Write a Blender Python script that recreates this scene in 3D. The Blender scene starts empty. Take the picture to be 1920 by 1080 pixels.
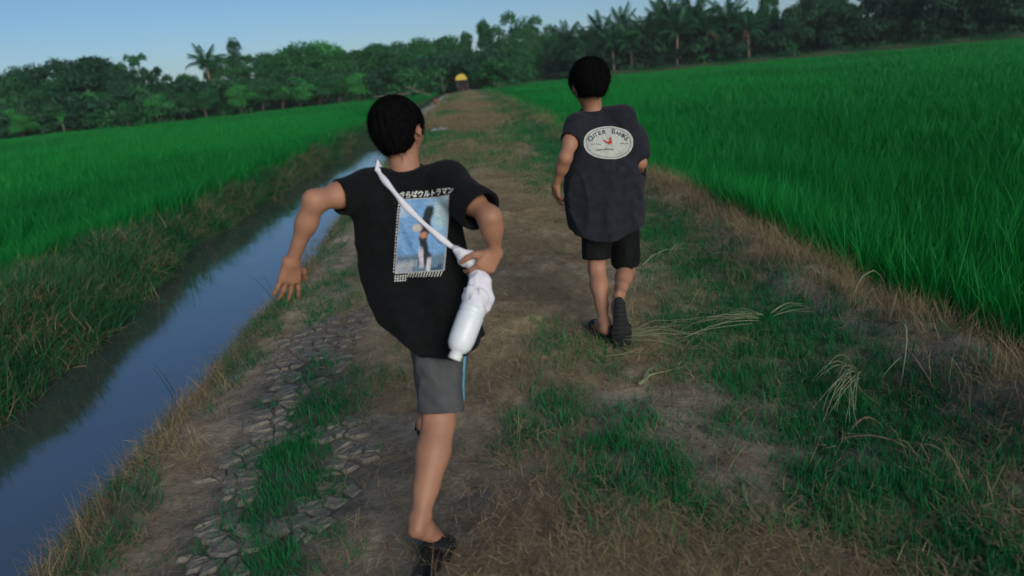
import bpy, bmesh, math, random
import numpy as np
from mathutils import Vector, Matrix
from mathutils.bvhtree import BVHTree

scene = bpy.context.scene
col = scene.collection
rng = np.random.default_rng(7)
random.seed(7)

# ------------------------------------------------------------------ camera
FPX = 1280.0            # focal length in pixels of the 1920 wide photograph (24 mm lens)
CAM_H = 1.35            # a child's eye height
VX, VY, SLOPE = 875.0, 149.0, 0.098   # vanishing point of the path and tilt of the horizon

def _basis():
    d = np.array([VX - 960, 540 - VY, FPX]); d /= np.linalg.norm(d)
    p2 = np.array([VX + 1000 - 960, 540 - VY + 1000 * SLOPE, FPX])
    up = np.cross(p2, d); up /= np.linalg.norm(up)
    if up[1] < 0: up = -up
    xr = np.cross(up, d)
    if xr[0] < 0: xr = -xr
    return np.array([xr, d, up])
CM = _basis()
CAM = np.array([0.0, 0.0, CAM_H])

def ray(px, py):
    return CM @ np.array([px - 960.0, 540.0 - py, FPX])
def G(px, py, z=0.0):               # sight line meets height z
    v = ray(px, py); return CAM + (z - CAM_H) / v[2] * v
def P(px, py, yy):                  # sight line at distance yy along the path
    v = ray(px, py); return CAM + yy / v[1] * v

cam_data = bpy.data.cameras.new('camera')
cam = bpy.data.objects.new('camera', cam_data); col.objects.link(cam)
R_, U_, F_ = CM[:, 0], CM[:, 1], CM[:, 2]
cam.matrix_world = Matrix(((R_[0], U_[0], -F_[0], CAM[0]), (R_[1], U_[1], -F_[1], CAM[1]),
                           (R_[2], U_[2], -F_[2], CAM[2]), (0, 0, 0, 1)))
cam_data.sensor_width = 36.0
cam_data.lens = 36.0 * FPX / 1920.0
cam_data.clip_start = 0.05; cam_data.clip_end = 3000
cam_data.dof.use_dof = True
cam_data.dof.focus_distance = 3.1
cam_data.dof.aperture_fstop = 2.0
scene.camera = cam

# ------------------------------------------------------------------ sky, sun, exposure
SUN_EL, SUN_AZ = math.radians(20), math.radians(158)    # azimuth clockwise from +Y: low behind the camera, to its right
world = bpy.data.worlds.new('World'); scene.world = world; world.use_nodes = True
wn, wl = world.node_tree.nodes, world.node_tree.links
bg = wn['Background']
sky = wn.new('ShaderNodeTexSky'); sky.sky_type = 'NISHITA'; sky.sun_disc = False
sky.sun_elevation = SUN_EL; sky.sun_rotation = SUN_AZ
sky.air_density = 1.0; sky.dust_density = 0.3; sky.ozone_density = 6.0; sky.altitude = 0
wl.new(sky.outputs['Color'], bg.inputs['Color'])
bg.inputs['Strength'].default_value = 0.043

sun_d = bpy.data.lights.new('sun', 'SUN'); sun_d.energy = 1.5; sun_d.angle = math.radians(45)
sun_d.color = (1.0, 0.92, 0.80)
sun = bpy.data.objects.new('sun', sun_d); col.objects.link(sun)
sdir = Vector((math.sin(SUN_AZ) * math.cos(SUN_EL), math.cos(SUN_AZ) * math.cos(SUN_EL), math.sin(SUN_EL)))
sun.rotation_euler = sdir.to_track_quat('Z', 'Y').to_euler()
sun.location = (0, -8, 12)

vs = scene.view_settings
vs.view_transform = 'Standard'; vs.look = 'None'; vs.gamma = 1.0; vs.use_curve_mapping = False
vs.exposure = 1.0
cy = scene.cycles
cy.use_adaptive_sampling = True; cy.adaptive_threshold = 0.03
cy.max_bounces = 4; cy.diffuse_bounces = 2; cy.glossy_bounces = 3; cy.transmission_bounces = 3; cy.transparent_max_bounces = 4
cy.caustics_reflective = False; cy.caustics_refractive = False

# ------------------------------------------------------------------ helpers
def tag(o, label=None, cat=None, group=None, kind=None):
    if label: o['label'] = label
    if cat: o['category'] = cat
    if group: o['group'] = group
    if kind: o['kind'] = kind
    return o

def link(name, me, parent=None):
    o = bpy.data.objects.new(name, me); col.objects.link(o)
    if parent is not None: o.parent = parent
    return o

def empty(name, loc=(0, 0, 0), rz=0.0):
    o = bpy.data.objects.new(name, None); col.objects.link(o)
    o.location = loc; o.rotation_euler = (0, 0, rz); o.empty_display_size = 0.2
    return o

def mesh_np(name, V, F, mats=(), smooth=True, check=True):
    """V (n,3) array, F list of equal-length index rows (m,3) or (m,4), or a list of such arrays"""
    me = bpy.data.meshes.new(name)
    V = np.asarray(V, dtype=np.float32)
    Fs = F if isinstance(F, (list, tuple)) and len(F) and isinstance(F[0], np.ndarray) and F[0].ndim == 2 else [np.asarray(F)]
    loops = np.concatenate([f.ravel() for f in Fs]).astype(np.int32)
    sizes = np.concatenate([np.full(len(f), f.shape[1]) for f in Fs]).astype(np.int32)
    starts = np.concatenate([[0], np.cumsum(sizes)[:-1]]).astype(np.int32)
    me.vertices.add(len(V)); me.vertices.foreach_set('co', V.ravel())
    me.loops.add(len(loops)); me.loops.foreach_set('vertex_index', loops)
    me.polygons.add(len(sizes)); me.polygons.foreach_set('loop_start', starts); me.polygons.foreach_set('loop_total', sizes)
    me.polygons.foreach_set('use_smooth', np.full(len(sizes), smooth))
    for m in mats: me.materials.append(m)
    me.update(calc_edges=True)
    if check: me.validate()
    return me

def color_attr(me, C, name='tone'):
    a = me.color_attributes.new(name, 'FLOAT_COLOR', 'POINT')
    C = np.asarray(C, dtype=np.float32)
    if C.shape[1] == 3: C = np.concatenate([C, np.ones((len(C), 1), np.float32)], 1)
    a.data.foreach_set('color', C.ravel())

class MB:
    """collects tubes, boxes and lofts into one mesh"""
    def __init__(s): s.V = []; s.F3 = []; s.F4 = []; s.n = 0
    def add(s, V, F):
        V = np.asarray(V, float); F = np.asarray(F)
        (s.F3 if F.shape[1] == 3 else s.F4).append(F + s.n); s.V.append(V); s.n += len(V)
    def loft(s, rings, cap=True):
        k = len(rings[0]); R = np.concatenate(rings); q = []
        for i in range(len(rings) - 1):
            for j in range(k):
                a, b = i * k + j, i * k + (j + 1) % k
                q.append((a, b, b + k, a + k))
        base = s.n
        s.add(R, np.array(q))
        if cap:
            for ring, flip in ((0, True), (len(rings) - 1, False)):
                c = R[ring * k:(ring + 1) * k].mean(0)
                ci = s.n; s.V.append(c[None]); s.n += 1
                t = [((ring * k + j) + base, (ring * k + (j + 1) % k) + base, ci) for j in range(k)]
                t = np.array([x[::-1] if flip else x for x in t]); s.F3.append(t)
    def tube(s, pts, rad, k=8, cap=True, flat=1.0, up=(0, 0, 1)):
        pts = np.asarray(pts, float); rad = np.broadcast_to(np.asarray(rad, float), (len(pts),))
        up = np.asarray(up, float); rings = []
        for i in range(len(pts)):
            t = pts[min(i + 1, len(pts) - 1)] - pts[max(i - 1, 0)]; t /= np.linalg.norm(t) + 1e-9
            u = up if abs(t @ up) < 0.95 else np.array([1.0, 0.1, 0])
            a = np.cross(t, u); a /= np.linalg.norm(a); b = np.cross(a, t)
            th = np.arange(k) * 2 * math.pi / k
            rings.append(pts[i] + rad[i] * (np.cos(th)[:, None] * a + flat * np.sin(th)[:, None] * b))
        s.loft(rings, cap)
    def box(s, c, h, R=None, jit=0.0):
        v = np.array([[x, y, z] for x in (-1, 1) for y in (-1, 1) for z in (-1, 1)], float) * np.asarray(h)
        if jit: v += rng.normal(0, jit, v.shape)
        if R is not None: v = v @ np.asarray(R).T
        s.add(v + np.asarray(c), np.array([(0, 1, 3, 2), (4, 6, 7, 5), (0, 4, 5, 1), (2, 3, 7, 6), (0, 2, 6, 4), (1, 5, 7, 3)]))
    def mesh(s, name, mats=(), smooth=True):
        Fs = []
        if s.F3: Fs.append(np.concatenate(s.F3))
        if s.F4: Fs.append(np.concatenate(s.F4))
        return mesh_np(name, np.concatenate(s.V), Fs, mats, smooth)

def _hash(ix, iy, seed):
    n = (ix.astype(np.int64) * 374761393 + iy.astype(np.int64) * 668265263 + seed * 1442695041) & 0xffffffff
    n = ((n ^ (n >> 13)) * 1274126177) & 0xffffffff
    return ((n ^ (n >> 16)) & 0xffff) / 65535.0
def vnoise(x, y, seed=0):
    x = np.asarray(x, float); y = np.asarray(y, float)
    ix, iy = np.floor(x), np.floor(y); fx, fy = x - ix, y - iy
    fx = fx * fx * (3 - 2 * fx); fy = fy * fy * (3 - 2 * fy)
    a, b = _hash(ix, iy, seed), _hash(ix + 1, iy, seed)
    c, d = _hash(ix, iy + 1, seed), _hash(ix + 1, iy + 1, seed)
    return (a + (b - a) * fx) * (1 - fy) + (c + (d - c) * fx) * fy
def fbm(x, y, seed=0, oct=4):
    s = 0; a = 0.5; f = 1.0; t = 0
    for i in range(oct):
        s = s + a * vnoise(np.asarray(x) * f + 13.7 * i, np.asarray(y) * f - 7.1 * i, seed + i); t += a; a *= 0.5; f *= 2.03
    return s / t
def sstep(a, b, x):
    t = np.clip((np.asarray(x, float) - a) / (b - a), 0, 1); return t * t * (3 - 2 * t)

# ------------------------------------------------------------------ materials
def mat_new(name):
    m = bpy.data.materials.new(name); m.use_nodes = True
    nt = m.node_tree; return m, nt, nt.nodes, nt.links, nt.nodes['Principled BSDF']

def mat_plain(name, c, rough=0.8, noise=0.25, scale=30.0, bump=0.0, bscale=200.0, spec=0.3, sheen=0.0, coords='Object'):
    m, nt, N, L, b = mat_new(name)
    tc = N.new('ShaderNodeTexCoord'); n = N.new('ShaderNodeTexNoise'); n.inputs['Scale'].default_value = scale
    n.inputs['Detail'].default_value = 6
    L.new(tc.outputs[coords], n.inputs['Vector'])
    r = N.new('ShaderNodeMapRange'); r.inputs['From Min'].default_value = 0.25; r.inputs['From Max'].default_value = 0.75
    r.inputs['To Min'].default_value = 1 - noise; r.inputs['To Max'].default_value = 1 + noise
    L.new(n.outputs['Fac'], r.inputs['Value'])
    mx = N.new('ShaderNodeVectorMath'); mx.operation = 'SCALE'; mx.inputs[0].default_value = c
    L.new(r.outputs['Result'], mx.inputs['Scale']); L.new(mx.outputs['Vector'], b.inputs['Base Color'])
    b.inputs['Roughness'].default_value = rough; b.inputs['Specular IOR Level'].default_value = spec
    if sheen: b.inputs['Sheen Weight'].default_value = sheen; b.inputs['Sheen Roughness'].default_value = 0.5
    if bump:
        n2 = N.new('ShaderNodeTexNoise'); n2.inputs['Scale'].default_value = bscale; n2.inputs['Detail'].default_value = 4
        L.new(tc.outputs[coords], n2.inputs['Vector'])
        bp = N.new('ShaderNodeBump'); bp.inputs['Strength'].default_value = bump; bp.inputs['Distance'].default_value = 0.01
        L.new(n2.outputs['Fac'], bp.inputs['Height']); L.new(bp.outputs['Normal'], b.inputs['Normal'])
    return m

def mat_leaf(name, c1, c2, transl=0.3, rough=0.6, source='island', big=None):
    """leaf or blade: colour between c1 and c2, at random for each leaf (island), each plant (instancer tint) or each tree"""
    m, nt, N, L, b = mat_new(name)
    mix = N.new('ShaderNodeMix'); mix.data_type = 'RGBA'
    mix.inputs['A'].default_value = (*c1, 1); mix.inputs['B'].default_value = (*c2, 1)
    if source in ('tint', 'vertex'):
        a = N.new('ShaderNodeAttribute'); a.attribute_type = 'INSTANCER' if source == 'tint' else 'GEOMETRY'; a.attribute_name = 'tint'
        g = N.new('ShaderNodeNewGeometry')
        ad = N.new('ShaderNodeMath'); ad.operation = 'MULTIPLY_ADD'; ad.inputs[1].default_value = 0.45
        L.new(g.outputs['Random Per Island'], ad.inputs[0])
        ml = N.new('ShaderNodeMath'); ml.operation = 'MULTIPLY'; ml.inputs[1].default_value = 0.7
        L.new(a.outputs['Fac'], ml.inputs[0]); L.new(ml.outputs[0], ad.inputs[2])
        L.new(ad.outputs[0], mix.inputs['Factor'])
    else:
        g = N.new('ShaderNodeNewGeometry'); o = N.new('ShaderNodeObjectInfo')
        ad = N.new('ShaderNodeMath'); ad.operation = 'MULTIPLY_ADD'; ad.inputs[1].default_value = 0.6
        ml = N.new('ShaderNodeMath'); ml.operation = 'MULTIPLY'; ml.inputs[1].default_value = 0.4
        L.new(o.outputs['Random'], ml.inputs[0]); L.new(g.outputs['Random Per Island'], ad.inputs[0])
        L.new(ml.outputs[0], ad.inputs[2]); L.new(ad.outputs[0], mix.inputs['Factor'])
    L.new(mix.outputs['Result'], b.inputs['Base Color'])
    b.inputs['Roughness'].default_value = rough; b.inputs['Specular IOR Level'].default_value = 0.25
    if transl:
        t = N.new('ShaderNodeBsdfTranslucent'); L.new(mix.outputs['Result'], t.inputs['Color'])
        s = N.new('ShaderNodeMixShader'); s.inputs[0].default_value = transl
        L.new(b.outputs[0], s.inputs[1]); L.new(t.outputs[0], s.inputs[2])
        L.new(s.outputs[0], N['Material Output'].inputs['Surface'])
    return m

def mat_ground(name):
    """soil: colour laid down per vertex (soil, straw, damp mud), broken up by noise, with crumbly relief"""
    m, nt, N, L, b = mat_new(name)
    a = N.new('ShaderNodeVertexColor'); a.layer_name = 'tone'
    tc = N.new('ShaderNodeTexCoord')
    n = N.new('ShaderNodeTexNoise'); n.inputs['Scale'].default_value = 14; n.inputs['Detail'].default_value = 10; n.inputs['Roughness'].default_value = 0.7
    L.new(tc.outputs['Object'], n.inputs['Vector'])
    r = N.new('ShaderNodeMapRange'); r.inputs['From Min'].default_value = 0.3; r.inputs['From Max'].default_value = 0.7
    r.inputs['To Min'].default_value = 0.5; r.inputs['To Max'].default_value = 1.45
    L.new(n.outputs['Fac'], r.inputs['Value'])
    s = N.new('ShaderNodeVectorMath'); s.operation = 'SCALE'
    L.new(a.outputs['Color'], s.inputs[0]); L.new(r.outputs['Result'], s.inputs['Scale'])
    L.new(s.outputs['Vector'], b.inputs['Base Color'])
    b.inputs['Roughness'].default_value = 0.95; b.inputs['Specular IOR Level'].default_value = 0.15
    n2 = N.new('ShaderNodeTexNoise'); n2.inputs['Scale'].default_value = 60; n2.inputs['Detail'].default_value = 8
    L.new(tc.outputs['Object'], n2.inputs['Vector'])
    bp = N.new('ShaderNodeBump'); bp.inputs['Strength'].default_value = 0.5; bp.inputs['Distance'].default_value = 0.012
    L.new(n2.outputs['Fac'], bp.inputs['Height']); L.new(bp.outputs['Normal'], b.inputs['Normal'])
    return m

RICE_A, RICE_B = (0.001, 0.145, 0.021), (0.006, 0.290, 0.040)
M_rice = mat_leaf('rice_blade', RICE_A, RICE_B, 0.35, source='tint')
M_grass = mat_leaf('short_grass', (0.006, 0.125, 0.036), (0.026, 0.240, 0.066), 0.3, source='vertex')
M_bankgrass = mat_leaf('bank_grass', (0.010, 0.098, 0.034), (0.036, 0.190, 0.062), 0.3, source='vertex')
M_straw = mat_leaf('dry_straw', (0.150, 0.112, 0.062), (0.450, 0.345, 0.185), 0.2, rough=0.8, source='vertex')
M_stalk = mat_leaf('pale_stalk', (0.17, 0.22, 0.11), (0.26, 0.30, 0.17), 0.1, rough=0.7)
M_leafL = mat_leaf('leaf_green', (0.010, 0.080, 0.024), (0.036, 0.190, 0.052), 0.3)
M_leafR = mat_leaf('leaf_dark', (0.008, 0.046, 0.021), (0.026, 0.110, 0.046), 0.25)
M_leafB = mat_leaf('leaf_bright', (0.025, 0.200, 0.045), (0.065, 0.380, 0.085), 0.35)
M_frond = mat_leaf('palm_frond', (0.012, 0.080, 0.032), (0.040, 0.160, 0.060), 0.25)
M_deadfrond = mat_leaf('dead_frond', (0.14, 0.08, 0.04), (0.22, 0.15, 0.08), 0.2)
M_bark = mat_plain('bark', (0.095, 0.085, 0.068), 0.9, 0.4, 4.0, 0.5, 12)
M_ground = mat_ground('soil')
M_mud = mat_plain('dried_mud', (0.185, 0.172, 0.142), 0.95, 0.45, 22.0, 0.6, 90, spec=0.15)

def mat_water():
    m, nt, N, L, b = mat_new('ditch_water')
    b.inputs['Base Color'].default_value = (0.050, 0.066, 0.060, 1); b.inputs['Roughness'].default_value = 0.06
    b.inputs['IOR'].default_value = 2.9; b.inputs['Specular IOR Level'].default_value = 0.5
    tc = N.new('ShaderNodeTexCoord'); n = N.new('ShaderNodeTexNoise'); n.inputs['Scale'].default_value = 2.2; n.inputs['Detail'].default_value = 3
    L.new(tc.outputs['Object'], n.inputs['Vector'])
    bp = N.new('ShaderNodeBump'); bp.inputs['Strength'].default_value = 0.12; bp.inputs['Distance'].default_value = 0.02
    L.new(n.outputs['Fac'], bp.inputs['Height']); L.new(bp.outputs['Normal'], b.inputs['Normal'])
    return m
M_water = mat_water()

# ------------------------------------------------------------------ terrain
WATER_Z = -0.45
def left_edge(y):  return -3.10 - 0.70 * sstep(4.5, 10, y) + 0.15 * (fbm(np.asarray(y) * 1.7, 3.1, 21) - 0.5) * 2
def right_edge(y): return -2.05 - 0.30 * sstep(9, 18, y) + 0.20 * (fbm(np.asarray(y) * 1.0, 9.1, 22) - 0.5) * 2
def path_right(y): return 2.02 + 0.3 * sstep(9, 30, y) + 0.12 * (fbm(np.asarray(y) * 0.7, 1.1, 23) - 0.5) * 2

def terrain(x, y):
    x = np.asarray(x, float); y = np.asarray(y, float)
    le, re, pr = left_edge(y), right_edge(y), path_right(y)
    bump = (fbm(x * 1.3, y * 1.3, 31) - 0.5) * 0.10 * (1 - 0.6 * sstep(10, 30, y)) + (fbm(x * 5, y * 5, 41, 3) - 0.5) * 0.05
    z = bump + 0.05 * np.exp(-((x - 0.25) / 0.5) ** 2) - 0.02
    z = z + (0.05 + 0.16 * fbm(x * 1.5, y * 1.3, 34)) * np.exp(-((x - pr + 0.12) / 0.26) ** 2)                       # straw ridge along the paddy
    z = z - 0.33 * sstep(pr, pr + 0.35, x)                                     # right paddy lies lower
    z = z - 0.07 * sstep(-0.75, -1.25, x) - 0.55 * sstep(-1.40, re - 0.25, x)  # slope to the ditch
    z = z + 0.60 * sstep(le + 0.15, le - 0.55, x) + 0.0 * x                      # left bank
    z = z + 0.34 * (fbm(x * 1.7, y * 1.5, 33, 3) - 0.47) * np.exp(-((x + 3.75) / 0.55) ** 2)   # hummocks on the bank
    z = z - 0.28 * sstep(-4.2, -4.7, x)                                        # left paddy
    z = z - 0.022 * np.exp(-((x + 0.95 + 0.10 * np.sin(y * 2.1)) / 0.28) ** 4) * sstep(1.2, 1.5, y) * sstep(4.9, 4.4, y)   # cracked mud lies in a shallow
    far = sstep(20, 24, y)
    ditch = np.clip((-(z) - 0.12), 0, 1) * far * ((x > -3.9) & (x < -1.2))
    return z + ditch * 0.85                                                     # ditch is silted up further on

def axis(segs):
    out = [segs[0][0]]
    for a, b, n in segs: out += list(np.linspace(a, b, n + 1)[1:])
    return np.array(out)
ys = np.concatenate([np.linspace(-6, 0.8, 18), 0.8 + 7.2 * np.linspace(0, 1, 201)[1:] ** 1.15,
                     8 + 32 * np.linspace(0, 1, 141)[1:] ** 1.3, 40 + 80 * np.linspace(0, 1, 60)[1:], 120 + 1500 * np.linspace(0, 1, 30)[1:] ** 2])

BL = [  # green patches on the path: pixel, radius, strength
    (620, 740, .20, 1.0), (660, 715, .16, 1.0), (545, 838, .17, .95), (500, 920, .16, .9), (560, 890, .15, .8), (510, 1040, .16, .6), (590, 680, .16, .7), (640, 560, .20, .5),
    (1210, 890, .17, 1.0), (1270, 940, .15, 1.0), (1150, 930, .14, .9), (1180, 850, .13, .8), (1050, 790, .16, .8), (1110, 850, .12, .7), (1200, 800, .15, .6), (980, 810, .12, .5),
    (1400, 690, .30, 1.0), (1500, 650, .3, 1.0), (1330, 600, .3, 1.0), (1420, 560, .35, 1.0), (1300, 520, .35, .9), (1260, 470, .4, .8), (1600, 900, .20, 1.0), (1750, 960, .2, 1.0),
    (1700, 900, .2, .9), (1560, 960, .16, .9), (1850, 1030, .25, 1.0), (1650, 1000, .15, .8), (1500, 780, .22, .7), (1380, 800, .12, .5), (1100, 660, .2, .8), (1040, 640, .2, .5), (1400, 950, .07, .5),
    (940, 270, .7, .8), (880, 262, .6, .8), (1000, 255, .8, .7), (860, 300, .5, .6), (1010, 300, .5, .7), (1040, 340, .4, .7), (840, 255, .6, .6), (930, 300, .5, .5), (650, 500, .3, .4), (600, 560, .25, .5)]
BLW = [(G(a, b)[:2], r, s) for a, b, r, s in BL]
def greenness(x, y):
    x = np.asarray(x, float); y = np.asarray(y, float)
    g = np.zeros(np.broadcast(x, y).shape)
    for c, r, s in BLW:
        g = np.maximum(g, s * np.exp(-(((x - c[0]) / r) ** 2 + ((y - c[1]) / (r * 1.3)) ** 2)))
    pr = path_right(y)
    g = np.maximum(g, 0.95 * np.exp(-((x - pr + 0.62) / 0.36) ** 2) * sstep(1.2, 2.4, y))
    g = np.maximum(g, 0.7 * np.exp(-((x - pr) / 0.35) ** 2) * sstep(6, 14, y) * sstep(0.35, 0.6, fbm(x, y * 0.6, 54)))
    f = sstep(6, 11, y)
    g = np.maximum(g, f * sstep(0.44, 0.60, fbm(x * 0.9, y * 0.33, 51)) * 0.95 * (1 - 0.6 * np.exp(-((x - 0.1) / 0.75) ** 2)))
    g = np.maximum(g, 0.45 * np.exp(-((x + 1.55) / 0.3) ** 2) * sstep(0.45, 0.65, fbm(x * 2, y * 1.2, 52)))
    return np.clip(g * (0.45 + 1.1 * fbm(x * 4, y * 4, 53)), 0, 1)
def mud_strip(x, y): return np.exp(-((x + 0.95 + 0.10 * np.sin(y * 2.1)) / 0.30) ** 4) * sstep(1.2, 1.5, y) * sstep(4.5, 4.0, y)
def strawness(x, y):
    x = np.asarray(x, float); y = np.asarray(y, float)
    pr = path_right(y)
    s = 0.95 * np.exp(-((x - pr + 0.05) / 0.22) ** 2) * (0.35 + 0.65 * sstep(0.38, 0.58, fbm(x * 1.5, y * 1.1, 60))) * (1 - 0.5 * sstep(9, 18, y))
    s = np.maximum(s, 0.75 * np.exp(-((x + 1.62) / 0.28) ** 2) * (0.4 + 0.6 * sstep(0.4, 0.6, fbm(x, y * 0.8, 61))))
    s = np.maximum(s, 0.7 * np.exp(-((x - 0.15) / 0.75) ** 2) * sstep(2.2, 4.5, y) * sstep(0.25, 0.6, fbm(x * 1.6, y * 0.8, 62)))
    s = np.maximum(s, 0.7 * sstep(0.36, 0.58, fbm(x * 1.2, y * 0.9, 63)) * (x > -1.0))
    return np.clip(s * (0.5 + fbm(x * 5, y * 5, 64)) * (1 - 0.7 * mud_strip(x, y)), 0, 1)

SOIL = np.array([0.215, 0.188, 0.138]); STRAWC = np.array([0.370, 0.290, 0.155]); DAMP = np.array([0.050, 0.046, 0.040]); PADDY = np.array([0.020, 0.055, 0.018]); TURF = np.array([0.045, 0.085, 0.035])
def ground_sheet(name, xs):
    Xg, Yg = np.meshgrid(xs, ys); Zg = terrain(Xg, Yg)
    V = np.stack([Xg, Yg, Zg], -1).reshape(-1, 3)
    ny, nx = Xg.shape; i = np.arange((ny - 1) * nx).reshape(ny - 1, nx)[:, :-1].ravel()
    me = mesh_np(name, V, np.stack([i, i + 1, i + nx + 1, i + nx], 1), [M_ground])
    x, y, z = V.T
    pr = path_right(y)
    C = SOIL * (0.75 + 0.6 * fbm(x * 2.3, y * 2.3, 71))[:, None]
    C = C * (1 + 0.55 * sstep(2.0, 4.0, y) + 0.25 * sstep(4, 10, y))[:, None]                       # painted light: near end dim like lens falloff, lifted further on against shading
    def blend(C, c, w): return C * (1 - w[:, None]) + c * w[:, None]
    C = blend(C, STRAWC * (1.15 + 0.25 * sstep(2.0, 4.0, y) + 0.3 * sstep(4, 10, y))[:, None], 0.8 * strawness(x, y)); C = blend(C, TURF, 0.6 * greenness(x, y)); C = blend(C, np.array([0.10, 0.088, 0.072]), 0.8 * mud_strip(x, y))  # straw colour gets the same painted brightening with distance
    C = blend(C, DAMP, sstep(-0.20, -0.42, z) * ((x > -4) & (x < -1)))
    C = blend(C, PADDY, np.maximum(sstep(pr + 0.05, pr + 0.3, x), sstep(-3.9, -4.2, x)))
    C = blend(C, TURF * 0.8, sstep(-2.8, -3.2, x) * sstep(-4.2, -3.9, x))
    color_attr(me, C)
    o = link(name, me); o['kind'] = 'structure'; return o

xs_path = np.linspace(-2.1, 2.5, 150)
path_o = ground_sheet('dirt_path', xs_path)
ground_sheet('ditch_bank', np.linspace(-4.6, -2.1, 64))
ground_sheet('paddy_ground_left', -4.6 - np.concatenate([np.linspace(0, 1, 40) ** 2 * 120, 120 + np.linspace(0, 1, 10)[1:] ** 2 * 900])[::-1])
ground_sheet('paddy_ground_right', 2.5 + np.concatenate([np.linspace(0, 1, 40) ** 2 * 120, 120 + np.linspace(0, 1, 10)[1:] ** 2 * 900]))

wy = np.linspace(-6, 26, 60)
Vw = []
for y in wy: Vw += [(-4.0, y, WATER_Z), (-1.3, y, WATER_Z)]
wi = np.arange(0, 2 * (len(wy) - 1), 2)
wat = link('ditch_water', mesh_np('ditch_water', np.array(Vw), np.stack([wi, wi + 1, wi + 3, wi + 2], 1), [M_water]))
wat['kind'] = 'structure'

# ------------------------------------------------------------------ scattering of grass and rice
def tuft(name, n, h, w, spread, lean, droop, mat, seg=3, flat=False, seed=0):
    r = np.random.default_rng(seed); V = []; F = []; k = 0
    for i in range(n):
        a = r.uniform(0, 2 * math.pi); p0 = np.array([r.normal(0, spread), r.normal(0, spread), 0])
        L_ = h * r.uniform(0.6, 1.15); ww = w * r.uniform(0.7, 1.2)
        tilt = abs(r.normal(0, lean)) if not flat else math.pi / 2 - abs(r.normal(0, 0.16))
        d = np.array([math.cos(a), math.sin(a), 0]); tw = r.uniform(0, math.pi)
        side = np.array([math.cos(tw), math.sin(tw), 0]) if not flat else np.array([-math.sin(a), math.cos(a), 0])
        p = p0.copy(); p[2] += r.uniform(0, 0.02) if flat else -0.02
        dr = droop * r.uniform(0.3, 1.3); bend = r.normal(0, 0.35)
        for s in range(seg + 1):
            t = s / seg; wd = ww * (1 - t) ** 0.6 if s < seg else 0
            if s < seg: V += [p - side * wd / 2, p + side * wd / 2]
            else: V += [p]
            ang = tilt + dr * t * t
            dd = d * math.cos(bend * t) + np.array([-d[1], d[0], 0]) * math.sin(bend * t)
            p = p + (dd * math.sin(ang) + np.array([0, 0, math.cos(ang)])) * L_ / seg
        for s in range(seg - 1):
            b = k + 2 * s; F += [(b, b + 1, b + 3), (b, b + 3, b + 2)]
        b = k + 2 * (seg - 1); F += [(b, b + 1, b + 2)]
        k += 2 * seg + 1
    return mesh_np(name, np.array(V), np.array(F), [mat])

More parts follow.
